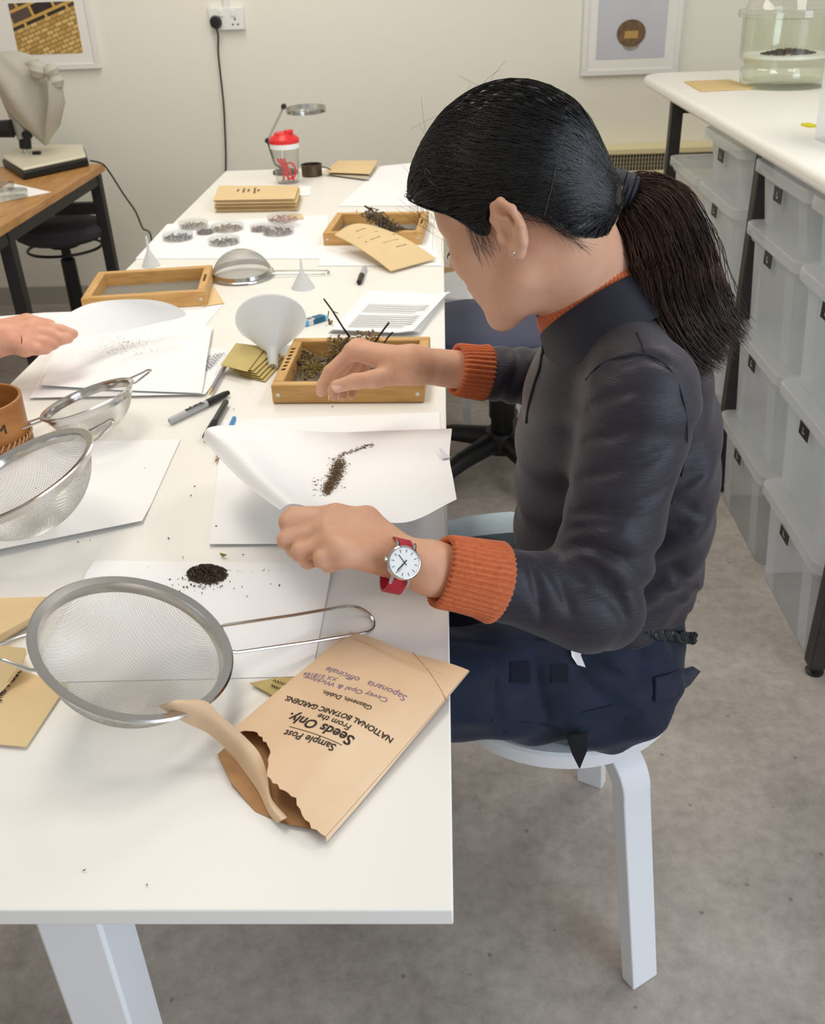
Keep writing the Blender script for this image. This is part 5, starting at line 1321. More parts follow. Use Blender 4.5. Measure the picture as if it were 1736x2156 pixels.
JG = [[(1258, 791), (1291, 765), (1347, 750), (1388, 756), (1417, 772)], [(1228, 928), (1291, 917), (1347, 895)], [(1221, 1006), (1273, 995), (1328, 980), (1373, 962), (1403, 947)],
      [(1199, 1084), (1254, 1078), (1310, 1073), (1358, 1054), (1395, 1032), (1412, 1012)], [(1191, 1114), (1236, 1110), (1291, 1106)], [(1213, 1177), (1243, 1199), (1276, 1243), (1300, 1280)],
      [(1247, 1188), (1289, 1229), (1312, 1281), (1316, 1310)], [(1180, 1165), (1202, 1151), (1254, 1151), (1310, 1169)], [(1440, 1018), (1462, 1004), (1488, 986)], [(1432, 1062), (1452, 1070), (1480, 1090)],
      [(1428, 1112), (1446, 1114), (1474, 1110)], [(1412, 1186), (1430, 1212), (1456, 1244), (1482, 1280)], [(1400, 1250), (1420, 1270), (1456, 1296)], [(1235, 860), (1280, 838), (1330, 825)], [(1150, 1190), (1180, 1230), (1200, 1290)], [(1110, 1180), (1130, 1240), (1140, 1310)]]
JP = [[hit(jacket_base, x, y, lift=0.0) for x, y in g_] for g_ in JG]
def jacket_f(G):
    d = jacket_base(G)
    for g_ in JP: d = smax(d, -chain(G, g_, [.0008] + [.0036] * (len(g_) - 2) + [.0008], .002), .010)
    return d
jV = nets(jacket_f, (-.02, .77, .52), (.44, 1.46, 1.10), .0040)
jacket = mesh_obj('jacket', [jV], M_jack, woman, 2)

# stand collar, orange roll neck inside it
def neck_band(name, m, parent, rows_, ribs=0, gap=0.0, th=.003):
    n = 240 if ribs else 72; out = []
    for i in range(n + 1):
        a = gap + (2 * PI - 2 * gap) * i / n; row = []
        for s, k in rows_:
            kk = k + (ribs and .016 * math.cos(ribs * a))
            row.append(Vector(CCEN - CN * s + CA * (kk * math.cos(a)) + CB * (kk * math.sin(a))))
        out.append(row)
    return MB().grid(out).build(name, m, parent, smooth=True, solid=th, sharp=0, offset=0)
neck_band('collar', M_collar, jacket, [(.016, 1.09), (.021, 1.12), (.036, 1.17), (.052, 1.22), (.072, 1.26)], gap=.12, th=.004)
neck_band('roll_neck', M_rib, woman, [(.02, .93), (.002, .96), (-.003, 1.0), (.002, 1.035), (.04, 1.07)], ribs=64, th=.002)
# turned-back collar point at the throat
cp = [PP(1122, 650, 1.13), PP(1140, 655, 1.12), PP(1165, 662, 1.10), PP(1178, 688, 1.09), PP(1172, 712, 1.09), PP(1146, 716, 1.10), PP(1138, 690, 1.12)]
mb = MB(); mb.add([Vector(p) for p in cp], [tuple(range(len(cp)))[::-1]]); mb.build('collar_flap', M_collar, jacket, solid=.005, bevel=.0015)
zp = [hit(jacket_f, x, y) for x, y in ((1150, 716), (1142, 740), (1136, 775), (1124, 812), (1114, 850), (1108, 890))]
MB().tube(spline([Vector(p) for p in zp], 5), .0022, 6).build('zip', M_trim, jacket, smooth=True)
zz_ = hit(jacket_f, 1143, 742, lift=.003); MB().box(zz_, (.005, .004, .022)).build('zip_pull', M_dmetal, jacket, bevel=.001)

for pth in ([(1232, 800), (1262, 768), (1310, 750), (1365, 748), (1412, 780), (1440, 850), (1446, 930), (1434, 1000), (1415, 1060)], [(1340, 700), (1352, 728), (1358, 748)]):
    MB().tube(spline([Vector(hit(jacket_f, x, y, lift=.0009)) for x, y in pth], 6), .0009, 5).build('seam', M_collar, jacket, smooth=True)
# ------------------------------------------------------------ orange cuffs
def cuff(W, E, t0, t1, r0, r1, ribs, flat=.9):
    ax = (E - W); L = np.linalg.norm(ax); ax = ax / L; c = np.array([0, 0, 1.0]); b = c - ax * (c @ ax); b /= np.linalg.norm(b); s = np.cross(ax, b)
    prof = [(t0 + .012, r0 * .78), (t0 + .002, r0 * .86), (t0, r0 * .95), (t0 + .006, r0 * 1.0), (t0 + (t1 - t0) * .35, r0 * 1.02), (t0 + (t1 - t0) * .7, (r0 + r1) / 2), (t1 - .004, r1), (t1, r1 * .95), (t1 - .004, r1 * .84)]
    n = ribs * 6; rows = []
    for i in range(n + 1):
        a = 2 * PI * i / n; row = []
        for k, (t, r) in enumerate(prof):
            rr = r + .0014 * math.cos(ribs * a) * (1 if k > 1 else .4) + .0012 * math.sin(3 * a + t * 60)
            row.append(Vector(W + ax * t + b * rr * math.cos(a) + s * rr * math.sin(a) * flat))
        rows.append(row)
    return MB().grid(rows[::-1]).build('sweater_cuff', M_rib, woman, smooth=True, sharp=0)
cuff(WL, EL_, .010, .082, .0395, .0455, 40, .98)
cuff(WR, ER, .066, .116, .0375, .0405, 36, .98)

# ------------------------------------------------------------ trousers
def trou_base(G):
    d = sell(G, HIP + np.array([.0, 0, -.010]), (.114, .160, .092))
    d = smin(d, smax(torso_f(G, -.002), G[..., 2] - .645, .01), .02)
    for h_, k_, r in ((HLp, KL, .083), (HRp, KR, .080)):
        d = smin(d, scap(G, h_, k_, r, .066), .06)
        foot = np.array([-.10, 1.16 if k_ is KL else 1.30, .09])
        d = smin(d, scap(G, k_, foot, .064, .058), .02)
    d = smin(d, sell(G, (.238, 1.06, .51), (.076, .12, .055)), .05)
    d = smax(d, np.where(G[..., 0] > .10, G[..., 2] - .645, -1.).astype(np.float32), .012)
    d = smax(d, (.456 + .95 * np.maximum(0, G[..., 0] - .220) - G[..., 2] - np.where(G[..., 0] < .0, 1., 0.)).astype(np.float32), .014)
    d = d + .0026 * np.sin(70 * (G[..., 0] + .55 * G[..., 2]) + 2.4 * np.sin(G[..., 1] * 32)) + .0016 * np.sin(120 * (G[..., 2] - .4 * G[..., 0]) + 2 * np.sin(21 * G[..., 0]))
    d = smax(d, .085 - G[..., 2], .005)
    return d
TG = [[(1125, 1362), (1133, 1450), (1158, 1528), (1194, 1556)], [(1212, 1420), (1260, 1462), (1312, 1492)], [(1238, 1385), (1290, 1420), (1330, 1440)], [(948, 1350), (1030, 1356), (1115, 1350)], [(1345, 1365), (1352, 1400), (1350, 1430)], [(1385, 1365), (1392, 1392)], [(1415, 1362), (1420, 1385)], [(1180, 1500), (1240, 1520), (1330, 1500)], [(1036, 1395), (1040, 1480), (1050, 1530)], [(1290, 1530), (1330, 1510), (1375, 1480)]]
TP = [[hit(trou_base, x, y, lift=0.0) for x, y in g_] for g_ in TG]
def trou_f(G):
    d = trou_base(G)
    for g_ in TP: d = smax(d, -chain(G, g_, [.0008] + [.0034] * (len(g_) - 2) + [.0008], .002), .009)
    return d
tV = nets(trou_f, (-.36, .80, .07), (.42, 1.36, .725), .0058)
trou = mesh_obj('trousers', [tV], M_trou, woman, 2)
# belt, pocket flap, patches, strap tip, tissue
def ontorso(a, z, grow=0.0):
    cx, cy, ra, rb = [np.interp(z, sz, [q[i] for q in secs]) for i in (1, 2, 3, 4)]
    v = FB * (math.cos(a) * (ra + grow)) + LB * (math.sin(a) * (rb + grow)); return Vector((cx + v[0], cy + v[1], z))
belt_rows = []
M_belt = mat('braided_belt', (40, 42, 48), .35)
for s in range(3):
    path = []
    for k in range(60):
        t = k / 59; ph_ = k * .95 + s * 2 * PI / 3
        path.append(Vector(hit(trou_base, 1318 + 144 * t, 1320 + 34 * t - 10 * t * t + 8 * math.sin(ph_), lift=.004 + .003 * math.cos(ph_))))
    MB().tube(path, .0052, 6, flat=.7).build('belt_strand', M_belt, woman, smooth=True)
pk = [hit(trou_base, x, y, lift=.004) for x, y in ((1375, 1425), (1400, 1420), (1425, 1412))] + [PP(1455, 1402, 1.02), PP(1470, 1412, 1.03), PP(1446, 1442, 1.01)] + [hit(trou_base, x, y, lift=.004) for x, y in ((1408, 1466), (1375, 1478))]
mb = MB(); mb.add([Vector(p) for p in pk], [tuple(range(len(pk)))]); mb.build('back_pocket', M_trou, trou, solid=.004, bevel=.001)
for (px, py, w_, h_) in ((1094, 1415, 40, 44), (1178, 1418, 36, 40)):
    c = [hit(trou_f, px + a * w_ / 2, py + b * h_ / 2, lift=.003) for a, b in ((-1, -1), (1, -1), (1, 1), (-1, 1))]
    mb = MB(); mb.add([Vector(p) for p in c], [(3, 2, 1, 0)]); mb.build('fastener_patch', mat('navy_patch', (17, 24, 42), .9), trou, solid=.0025)
mb = MB(); c = [PP(1192, 1552, .90), PP(1238, 1545, .90), PP(1237, 1580, .895), PP(1220, 1622, .895), PP(1204, 1590, .895)]
mb.add([Vector(p) for p in c], [(4, 3, 2, 1, 0)]); mb.build('strap_tip', M_trim, trou, solid=.006, bevel=.002)
for pth in ([(948, 1345), (1040, 1352), (1128, 1346), (1190, 1340)], [(1125, 1340), (1132, 1430), (1150, 1520), (1195, 1560)], [(1030, 1400), (1034, 1480), (1036, 1520)], [(1225, 1500), (1300, 1480), (1370, 1440)], [(1060, 1545), (1100, 1520), (1180, 1535)]):
    MB().tube(spline([Vector(hit(trou_f, x, y, lift=.0005)) for x, y in pth], 5), .0009, 5).build('seam', M_trim, trou)
c = [hit(trou_f, x, y, lift=.006) for x, y in ((1200, 1356), (1230, 1360), (1222, 1380), (1232, 1405), (1215, 1400), (1203, 1382))]
mb = MB(); mb.add([Vector(p) for p in c], [(5, 4, 3, 2, 1, 0)]); tis = mb.build('tissue', M_paper, woman, solid=.003)
for k_ in (KL, KR):
    f0 = np.array([-.10, 1.16 if k_ is KL else 1.30, .045])
    V, F = nets(lambda G: smax(smin(scap(G, f0 + np.array([.05, 0, 0]), f0 + np.array([-.14, 0, -.012]), .044, .036), scap(G, f0, f0 + np.array([0, 0, .06]), .05, .052), .02), .002 - G[..., 2], .004), f0 - np.array([.22, .08, .06]), f0 + np.array([.13, .08, .13]), .006)
    mesh_obj('shoe', [(V, F)], M_black, woman, 1)

# ------------------------------------------------------------ hair
TIE = np.array([-.092, 0, -.006])
hf_x = np.array([-.14, -.090, -.080, -.060, -.048, -.035, -.015, -.003, .006, .013, .022, .029, .036, .050, .066, .086, .105, .14])
hf_y = np.array([-.06, -.058, -.054, -.032, -.004, .010, .030, .034, .030, .016, .006, .010, .027, .042, .053, .067, .080, .10])
def hair_local(q):
    d = sell(q, (.005, 0, .055), (.106, .083, .097))
    d = smin(d, sell(q, (.060, 0, .066), (.052, .066, .046)), .03)
    d = smin(d, sell(q, (-.042, 0, -.004), (.050, .062, .056)), .03)
    d = smin(d, scap(q, (-.045, 0, .03), TIE, .056, .013), .035)
    return d
def hair_f(G):
    q = (G - f32(HO)) @ f32(HA).T
    d = hair_local(q)
    d = d + .0009 * np.sin(q[..., 2] * 420 + 9 * np.sin(q[..., 0] * 24)) * np.clip(1.3 - np.abs(q[..., 1]) * 3, 0, 1)
    hl = np.interp(q[..., 0], hf_x, hf_y).astype(np.float32)
    d = smax(d, (hl - q[..., 2]) * .75, .006)
    return d
lo = HO - np.array([.19, .16, .14]); hi = HO + np.array([.18, .16, .20])
hV = nets(hair_f, lo, hi, .0026)
hair = mesh_obj('hair', [hV], M_hair, woman, 2)
# combed strands over the cap
def proj_hair(q, off):
    for _ in range(5):
        e = 1e-3; d = hair_local(q)
        g = np.stack([(hair_local(q + np.eye(3)[i] * e) - d) / e for i in range(3)], -1); g /= np.linalg.norm(g, axis=-1, keepdims=True) + 1e-9
        q = q - g * (d - off)[..., None]
    return q
def strand_mesh(paths, r, name, m, parent, n=3):
    """paths: (S, K, 3) world"""
    S, K, _ = paths.shape
    t = np.gradient(paths, axis=1); t /= np.linalg.norm(t, axis=2, keepdims=True) + 1e-9
    a = np.cross(t, np.array([.3, .5, .81])); a /= np.linalg.norm(a, axis=2, keepdims=True) + 1e-9; b = np.cross(t, a)
    taper = np.ones(K); taper[-max(2, K // 5):] = np.linspace(1, .25, max(2, K // 5))
    rr = (r * taper)[None, :, None] if np.isscalar(r) else (np.asarray(r)[:, None] * taper[None])[..., None]
    V = np.stack([paths + rr * (a * math.cos(2 * PI * j / n) + b * math.sin(2 * PI * j / n)) for j in range(n)], 2).reshape(-1, 3)
    i = np.arange(S)[:, None, None] * K * n; k = np.arange(K - 1)[None, :, None] * n; j = np.arange(n)[None, None, :]; j2 = (j + 1) % n
    F = np.stack([i + k + j, i + k + j2, i + k + n + j2, i + k + n + j], -1).reshape(-1, 4)
    o = mesh_obj(name, [(V, F)], m, parent, 0); o['kind'] = 'stuff'; return o
S = 1500; K = 26
rng = np.random.default_rng(3)
sf = rng.uniform(-.07, .112, S); sl = np.sign(rng.uniform(-.25, 1, S)) * rng.uniform(.0, 1, S)
st_ = np.stack([sf, sl * .085, np.interp(sf, hf_x, hf_y) + .004 + rng.uniform(0, 1, S) ** 1.5 * .10], 1)
st_ = proj_hair(st_, .0)
tq = TIE[None] + np.stack([np.zeros(S), rng.normal(0, .008, S), rng.normal(0, .008, S)], 1)
tt = np.linspace(0, 1, K)[None, :, None]
Q = st_[:, None, :] * (1 - tt) + tq[:, None, :] * tt
Q[..., 2] += .018 * np.sin(PI * tt[..., 0]) * np.clip(st_[:, None, 2] * 12, 0, 1)
_off = rng.uniform(.0, .0016, S)[:, None]
for _ in range(2):
    Q = proj_hair(Q, _off); Q[..., 2] = np.maximum(Q[..., 2], np.interp(Q[..., 0], hf_x, hf_y) + .0035)
strand_mesh(HO + Q @ HA, rng.uniform(.00035, .0007, S), 'hair_strands', M_hair, hair)
# loose wisps: fringe, sideburn, nape, crown
W = []
def wisp(start, mid, end):
    c = [np.array(start), np.array(mid), np.array(end)]; t = np.linspace(0, 1, 14)[:, None]
    W.append(((1 - t) ** 2) * c[0] + 2 * t * (1 - t) * c[1] + t * t * c[2])
for _ in range(18):
    l = rng.uniform(-.01, .04); j = rng.normal(0, .004, 3)
    wisp((.092, l, .088), np.array((.128, l, .066)) + j, np.array((.104 + rng.normal(0, .006), l + rng.normal(0, .004), .046 + rng.normal(0, .006))) + j)
for _ in range(70):
    f = rng.uniform(.010, .036); wisp((f, .078, .026), (f + rng.normal(0, .003), .080, .008), (f + rng.normal(.002, .005), .0725 + rng.normal(0, .0015), -.010 + rng.normal(0, .009)))
for _ in range(120):
    f = rng.uniform(-.085, -.02); a = proj_hair(np.array([[f, .09, np.interp(f, hf_x, hf_y) + .006]]), .0)[0]; n_ = np.array([0, a[1], 0]); wisp(a, a + np.array([-.004, .002, -.012]), a + np.array([-.010 + rng.normal(0, .004), -.008, -.024 + rng.normal(0, .006)]))
for _ in range(26):
    a = rng.uniform(-.6, 2.2); c = np.array([.10 * math.cos(a), rng.uniform(-.03, .03), .05 + .09 * math.sin(a)]); o_ = np.array([math.cos(a), rng.normal(0, .3), math.sin(a)])
    tg = np.array([-math.sin(a), 0, math.cos(a)]) * rng.choice([-1, 1]); wisp(c, c + o_ * rng.uniform(.01, .02) + tg * .02, c + o_ * rng.uniform(.008, .03) + tg * rng.uniform(.03, .06))
strand_mesh(HO + np.stack(W) @ HA, .00013, 'hair_wisps', M_hair, hair)
# ponytail: strands fanning from the tie along a falling curve
pc_ = [PP(1300, 402, 1.125), PP(1340, 418, 1.12), PP(1378, 470, 1.10), PP(1406, 560, 1.08), PP(1432, 640, 1.05), PP(1474, 705, 1.04), PP(1525, 752, 1.04)]
cur = np.array([V3(p) for p in spline([Vector(p) for p in pc_], 5)]); KP = len(cur)
wid = np.interp(np.linspace(0, 1, KP), [0, .10, .3, .5, .7, .85, 1], [.012, .020, .042, .048, .045, .040, .036])
tn = np.gradient(cur, axis=0); tn /= np.linalg.norm(tn, axis=1, keepdims=True)
sd = np.cross(tn, np.array([0, 1.0, 0])); sd /= np.linalg.norm(sd, axis=1, keepdims=True); dp_ = np.cross(tn, sd)
def pony(S, rmin, rmax, name, m, spread=1.0, extra=0.0):
    ang = rng.uniform(0, 2 * PI, S); rad = np.sqrt(rng.uniform(rmin, rmax, S)) * spread
    wob = np.cumsum(rng.normal(0, .0011, (S, KP, 2)), axis=1)
    x = np.cos(ang)[:, None] * rad[:, None] * wid[None] + wob[..., 0]; y = np.sin(ang)[:, None] * rad[:, None] * wid[None] * .62 + wob[..., 1]
    Pth = cur[None] + sd[None] * x[..., None] + dp_[None] * y[..., None]
    ln = rng.uniform(.86, 1.0, S) + extra * rng.uniform(0, .1, S)
    idx = np.clip(np.linspace(0, 1, KP)[None] * ln[:, None] * (KP - 1), 0, KP - 1); i0 = np.minimum(idx.astype(int), KP - 2); fr = (idx - i0)[..., None]
    Pth = np.take_along_axis(Pth, np.repeat(i0[..., None], 3, 2), 1) * (1 - fr) + np.take_along_axis(Pth, np.repeat(i0[..., None] + 1, 3, 2), 1) * fr
    return strand_mesh(Pth, rng.uniform(.0003, .0007, S), name, m, hair)
pony(2600, .35, 1.0, 'ponytail', M_hairb); pony(320, .8, 1.4, 'ponytail_flyaways', M_hairb, 1.05)
rows = [[Vector(cur[k] + sd[k] * wid[k] * .82 * math.cos(a) + dp_[k] * wid[k] * .5 * math.sin(a)) for a in [2 * PI * j / 24 for j in range(25)]] for k in range(KP - 4)]
MB().grid(rows).build('ponytail_core', M_hairb, hair, smooth=True, sharp=0)
# hair tie and pin
tc_ = Vector(V3(PY(1307, 403, 1.122))); ax = Vector(tn[0])
M = frame_mat(tc_, ax, (0, 0, 1)) @ Matrix.Rotation(PI / 2, 4, 'Y')
for k in range(5):
    ring = [M @ Vector(((.0195 + .0012 * (k % 2)) * math.cos(a), (.0195 + .0012 * (k % 2)) * math.sin(a), -.010 + .0055 * k)) for a in [2 * PI * j / 28 for j in range(28)]]
    MB().tube(ring, .0036, 7, closed=True).build('hair_tie', M_collar, woman, smooth=True)
pn = [PP(1173, 348, .0 + 1.0), PP(1160, 400, 1.0), PP(1145, 455, 1.0)]
q = proj_hair(np.array([(p - HO) @ HA.T for p in pn]), .0026)
MB().tube([Vector(HO + v @ HA) for v in q], .0007, 6).build('hair_pin', M_dmetal, woman, smooth=True)

# ------------------------------------------------------------ wristwatch
wa = WL + (WL - EL_) / np.linalg.norm(WL - EL_) * .024; wax = (EL_ - WL) / np.linalg.norm(EL_ - WL)
wc = V3(P(848, 1186, .0 + .868))
nv = CAM - wc; nv = nv / np.linalg.norm(nv) + np.array([-.06, 0, .22]); nv = nv - wax * (nv @ wax) * .9; nv /= np.linalg.norm(nv)
axis_pt = WL + wax * ((wc - WL) @ wax)
cpos0 = axis_pt + nv * .0262; _d = ray(848, 1186); _d = _d / np.linalg.norm(_d); cpos = Vector(CAM + _d * ((cpos0 - CAM) @ _d)); axis_pt = V3(cpos) - nv * .0262
wt = thing('wristwatch', cpos, 'silver wristwatch with white dial and red leather strap on her left wrist', 'watch')
sdv = np.cross(wax, nv)
M_red2 = mat('red_leather', (176, 36, 58), .5, bump=.2, bscale=400)
rows = []
for k in range(49):
    a = .62 + (2 * PI - 1.24) * k / 48
    c = axis_pt + nv * (.0272 * math.cos(a)) + sdv * (.0285 * math.sin(a))
    w_ = .0092
    rows.append([Vector(c - wax * w_), Vector(c - wax * w_ * .5), Vector(c), Vector(c + wax * w_ * .5), Vector(c + wax * w_)])
MB().grid(rows).build('strap', M_red2, wt, smooth=True, solid=.0026, bevel=.0006, offset=0)
xdir = Vector(sdv) * -1
M = frame_mat(cpos, xdir, Vector(nv))
MB().lathe([(0, -.001), (.0165, -.001), (.0182, .0012), (.0182, .0042), (.0168, .0062), (.0160, .0064), (.0158, .0052), (0, .0052)], 48, M).build('case', M_steel, wt, smooth=True, sharp=30)
dial = MB().lathe([(0, .0054), (.0158, .0054)], 48, M).build('dial', mat('dial_white', (240, 240, 240), .4), wt)
for sx in (-1, 1):
    for sy in (-1, 1): MB().tube([M @ Vector((sx * .0125, sy * .0085, .002)), M @ Vector((sx * .019, sy * .0092, .001)), M @ Vector((sx * .0225, sy * .0092, -.002))], [.0024, .002, .0016], 8).build('lug', M_steel, wt, smooth=True)
MB().lathe([(0, 0), (.0026, 0), (.003, .001), (.003, .003), (0, .0034)], 14, M @ Matrix.Translation((0, .018, .002)) @ Matrix.Rotation(-PI / 2, 4, 'X')).build('crown', M_steel, wt, smooth=True)
M_hand = mat('watch_ink', (40, 40, 44), .4)
for k in range(12):
    a = k * PI / 6; MB().box((.0125 * math.cos(a), .0125 * math.sin(a), .0057), (.0032, .0005, .0003), M @ Matrix.Identity(4), rz=a).build('hour_mark', M_hand, dial)
def whand(px, py, w_, z):
    e = M.inverted() @ Vector(P(px, py, cpos.z + .006)); e.z = 0; a = math.atan2(e.y, e.x); L = min(e.length, .0125)
    MB().box((math.cos(a) * (L / 2 - .002), math.sin(a) * (L / 2 - .002), z), (L + .003, w_, .0003), M, rz=a).build('watch_hand', M_hand, dial)
whand(833, 1169, .0007, .0062); whand(843, 1199, .0011, .0059); whand(846, 1207, .0003, .0065)

# ------------------------------------------------------------ stool she sits on
stx, sty, stz = .158, 1.132, .452
M_stool = mat('white_lacquer', (240, 242, 246), .35)
sto = thing('seat_stool', (stx, sty, 0), 'white round stool with bent wooden legs under the seated woman', 'stool')
sr = .179
MB().lathe([(0, stz - .03), (sr - .004, stz - .03), (sr, stz - .026), (sr, stz - .004), (sr - .004, stz), (0, stz)], 64, Matrix.Translation((stx, sty, 0))).build('seat', M_stool, sto, smooth=True, sharp=35)
ft = P(1357, 2068, 0.0)
def bent_leg(a):
    d = Vector((math.cos(a), math.sin(a), 0)); s = Vector((-math.sin(a), math.cos(a), 0)); c = Vector((stx, sty, 0))
    th = .026; w_ = .05; rin = .045
    R0 = sr + .012
    outer = [(sr * .35, stz - .031)] + [(R0 - rin - th + (rin + th) * math.sin(q), stz - .031 - (rin + th) + (rin + th) * math.cos(q)) for q in [PI / 2 * k / 8 for k in range(9)]] + [(R0 + .060, .0)]
    inner = [(sr * .35, stz - .031 - th)] + [(R0 - rin - th + rin * math.sin(q), stz - .031 - (rin + th) + rin * math.cos(q)) for q in [PI / 2 * k / 8 for k in range(9)]] + [(R0 + .060 - th, .0)]
    mb = MB(); rows_ = []
    for (ro_, zo), (ri, zi) in zip(outer, inner):
        rows_.append([c + d * ro_ + s * (w_ / 2) + Vector((0, 0, zo)), c + d * ro_ - s * (w_ / 2) + Vector((0, 0, zo)), c + d * ri - s * (w_ / 2) + Vector((0, 0, zi)), c + d * ri + s * (w_ / 2) + Vector((0, 0, zi))])
    vs = [p for r_ in rows_ for p in r_]; fs = []
    for i in range(len(rows_) - 1):
        for j in range(4): fs.append((i * 4 + j, i * 4 + (j + 1) % 4, (i + 1) * 4 + (j + 1) % 4, (i + 1) * 4 + j))
    fs += [(3, 2, 1, 0), tuple(len(rows_) * 4 - 4 + j for j in range(4))]
    mb.add(vs, fs); mb.build('leg', M_stool, sto, bevel=.002)
a0 = math.atan2(ft.y - sty, ft.x - stx)
for k in range(3): bent_leg(a0 + k * 2 * PI / 3)
# ------------------------------------------------------------ navy swivel chair and things beyond the woman
M_navy = mat('navy_upholstery', (62, 66, 92), .9, bump=.25, bscale=500, sheen=.2)
cx_, cy_ = .165, 2.62
ch = thing('office_chair', (cx_, cy_, 0), 'navy upholstered swivel chair with black star base beyond the woman', 'chair')
_pl = rrect(.46, .44, .14, 8)
mb = MB(); n = len(_pl); lev = [(.44, .90), (.452, .985), (.475, 1.0), (.492, .975), (.499, .90), (.502, .6), (.501, .2)]
vs = [(cx_ + x * s, cy_ + y * s, z) for z, s in lev for x, y in _pl]
fs = [tuple(range(n - 1, -1, -1))] + [(i * n + j, i * n + (j + 1) % n, (i + 1) * n + (j + 1) % n, (i + 1) * n + j) for i in range(len(lev) - 1) for j in range(n)] + [tuple((len(lev) - 1) * n + j for j in range(n))]
mb.add(vs, fs); mb.build('seat', M_navy, ch, smooth=True, sharp=60)
MB().box((cx_, cy_, .425), (.2, .2, .03)).build('seat_plate', M_black, ch, bevel=.004)
MB().lathe([(.022, .42), (.022, .36), (.040, .35), (.040, .2), (.034, .19), (.034, .16), (.03, .14), (0, .14)], 24, Matrix.Translation((cx_, cy_, 0))).build('column', M_black, ch, smooth=True)
MB().lathe([(0, .16), (.05, .155), (.06, .12), (.055, .09), (0, .09)], 24, Matrix.Translation((cx_, cy_, 0))).build('hub', M_black, ch, smooth=True)
for k in range(5):
    a = 2 * PI * k / 5 - 1.12
    e = Vector((cx_ + .30 * math.cos(a), cy_ + .30 * math.sin(a), .075))
    MB().tube([(cx_ + .03 * math.cos(a), cy_ + .03 * math.sin(a), .125), (cx_ + .17 * math.cos(a), cy_ + .17 * math.sin(a), .11), e], [.034, .028, .02], 10, flat=.8).build('base_arm', M_black, ch, smooth=True)
    MB().lathe([(0, -.02), (.027, -.02), (.029, -.012), (.029, .012), (.027, .02), (0, .02)], 18, Matrix.Translation((e.x, e.y, .03)) @ Matrix.Rotation(a, 4, 'Z') @ Matrix.Rotation(PI / 2, 4, 'X')).build('caster', M_black, ch, smooth=True)
# white stool beyond
sx2, sy2 = .10, 3.12
s2 = thing('white_stool', (sx2, sy2, 0), 'white stool with straight legs standing beyond the navy chair', 'stool')
MB().lathe([(0, .425), (.165, .425), (.17, .43), (.17, .45), (.165, .455), (0, .455)], 48, Matrix.Translation((sx2, sy2, 0))).build('seat', M_stool, s2, smooth=True, sharp=35)
for k in range(4):
    a = math.radians(-104 + 90 * k); c = Vector((sx2 + .15 * math.cos(a), sy2 + .15 * math.sin(a), 0))
    MB().tube([c, c + Vector((-.02 * math.cos(a), -.02 * math.sin(a), .43))], [.02, .022], 4).build('leg', M_stool, s2, bevel=.002)
# cardboard box on the floor
bq = P(948, 640, 0)
cb2 = thing('cardboard_box', (.06, 3.75, 0), 'brown cardboard box on the floor near the back wall', 'box')
M_card = mat('cardboard', (166, 132, 92), .85, var=.1, vscale=6)
MB().box((.08, 3.85, .13), (.26, .3, .26)).build('carton', M_card, cb2, bevel=.003)
for sx_ in (-1, 1): MB().box((.08 + sx_ * .067, 3.85, .263), (.125, .3, .004)).build('flap', M_card, cb2)
# pale blue plastic bag hanging behind her lap
M_bag = mat('blue_plastic', (196, 216, 230), .3, bump=.4, bscale=12, bdist=.01, alpha=.9)
g = [[PP(900, 1108, 1.36), PP(960, 1092, 1.37), PP(1040, 1080, 1.38), PP(1110, 1075, 1.38), PP(1122, 1100, 1.37)],
     [PP(900, 1140, 1.31), PP(960, 1130, 1.31), PP(1040, 1120, 1.32), PP(1100, 1118, 1.32), PP(1116, 1125, 1.32)],
     [PP(900, 1190, 1.33), PP(970, 1190, 1.32), PP(1040, 1185, 1.32), PP(1085, 1165, 1.33), PP(1105, 1150, 1.34)]]
bg = thing('plastic_bag', Vector(g[2][2]), 'pale blue plastic bag on the floor side of her lap, behind her left cuff', 'bag')
g = [[Vector(p) for p in r] for r in g]
MB().grid(g).build('front', M_bag, bg, smooth=True, solid=.001, sub=1)
g2 = [[p + Vector((0, .05, -.045 - .01 * i)) for j, p in enumerate(r)] for i, r in enumerate(g)]
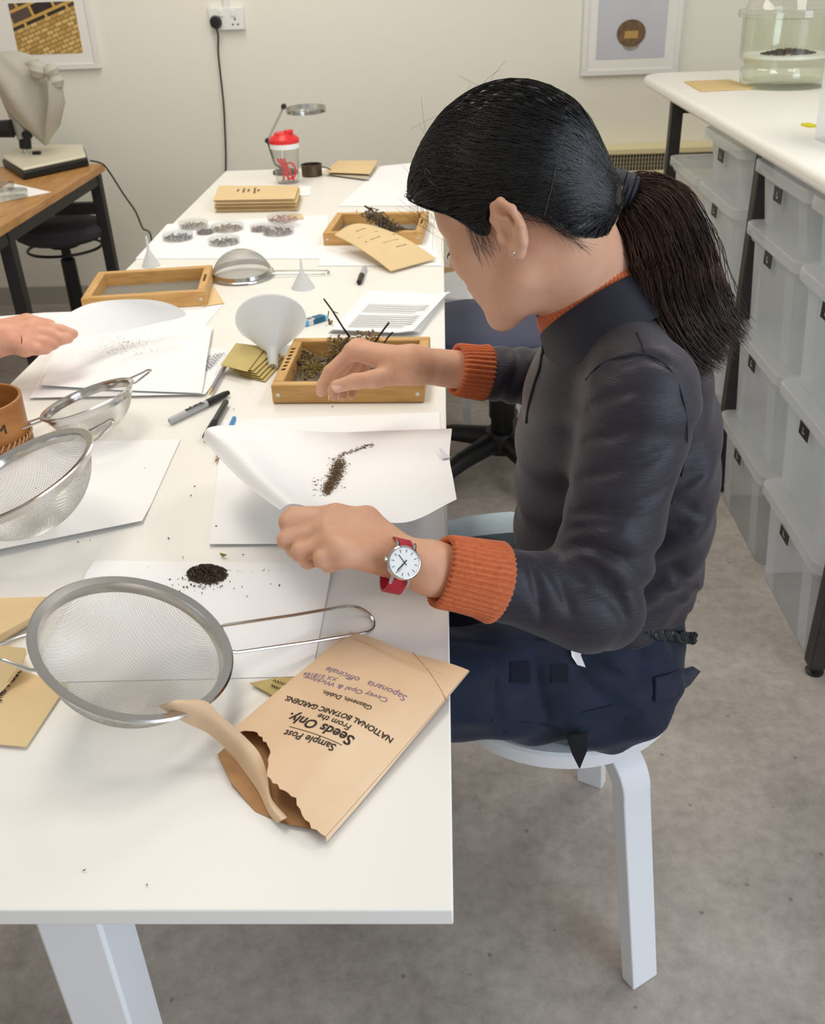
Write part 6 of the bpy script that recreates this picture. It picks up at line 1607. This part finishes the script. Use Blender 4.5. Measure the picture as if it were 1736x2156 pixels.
MB().grid([r[::-1] for r in g2]).build('back', M_bag, bg, smooth=True, solid=.001, sub=1)
MB().grid([g[0], [a.lerp(b, .5) + Vector((0, 0, -.004)) for a, b in zip(g[0], g2[0])], g2[0]]).build('top', M_bag, bg, smooth=True, solid=.001)

# ------------------------------------------------------------ second person's hand at the left edge
W2 = PP(-20, 716, 1.58); F2 = PP(-190, 745, 1.52)
m2 = [PP(70, 688, 1.63), PP(66, 700, 1.61), PP(60, 716, 1.59), PP(52, 732, 1.57)]
f2 = [([m2[0], PP(100, 690, 1.63), PP(130, 696, 1.63), PP(154, 703, 1.63)], [.0135, .0115, .0105, .009]),
      ([m2[1], PP(104, 704, 1.61), PP(128, 714, 1.61), PP(144, 713, 1.62)], [.0135, .0115, .0105, .009]),
      ([m2[2], PP(92, 722, 1.59), PP(112, 724, 1.60), PP(120, 720, 1.61)], [.013, .011, .010, .0085]),
      ([m2[3], PP(78, 736, 1.575), PP(96, 735, 1.585), PP(104, 730, 1.60)], [.012, .010, .009, .008])]
t2 = ([PP(10, 690, 1.63), PP(58, 678, 1.65), PP(100, 686, 1.655), PP(135, 697, 1.655)], [.017, .015, .012, .010])
h2 = nets(lambda G: hand_f(G, W2, F2, m2, f2, t2, .0155, (.031, .025)), W2 - np.array([.26, .12, .09]), W2 + np.array([.16, .13, .09]), .0022)
per2 = thing('person', Vector(F2), 'second person reaching in from the left, only a hand and dark sleeve showing', 'person')
mesh_obj('hand', [h2], M_skin2, per2, 2)
sc_ = [W2 + (F2 - W2) * .16, W2 + (F2 - W2) * .6, W2 + (F2 - W2) * 1.3]
MB().tube(spline([Vector(p) for p in sc_], 6), [.043 + .002 * math.sin(k * 1.7) for k in range(13)], 20).build('sleeve', mat('navy_sleeve', (38, 42, 64), .8, bump=.3, bscale=200), per2, smooth=True)
MB().tube([Vector(PP(44, 706, 1.555)) , Vector(PP(46, 716, 1.55)), Vector(PP(45, 724, 1.548))], [.0005, .0012, .0008], 5).build('scratch', mat('scratch_red', (150, 60, 54), .6), per2)
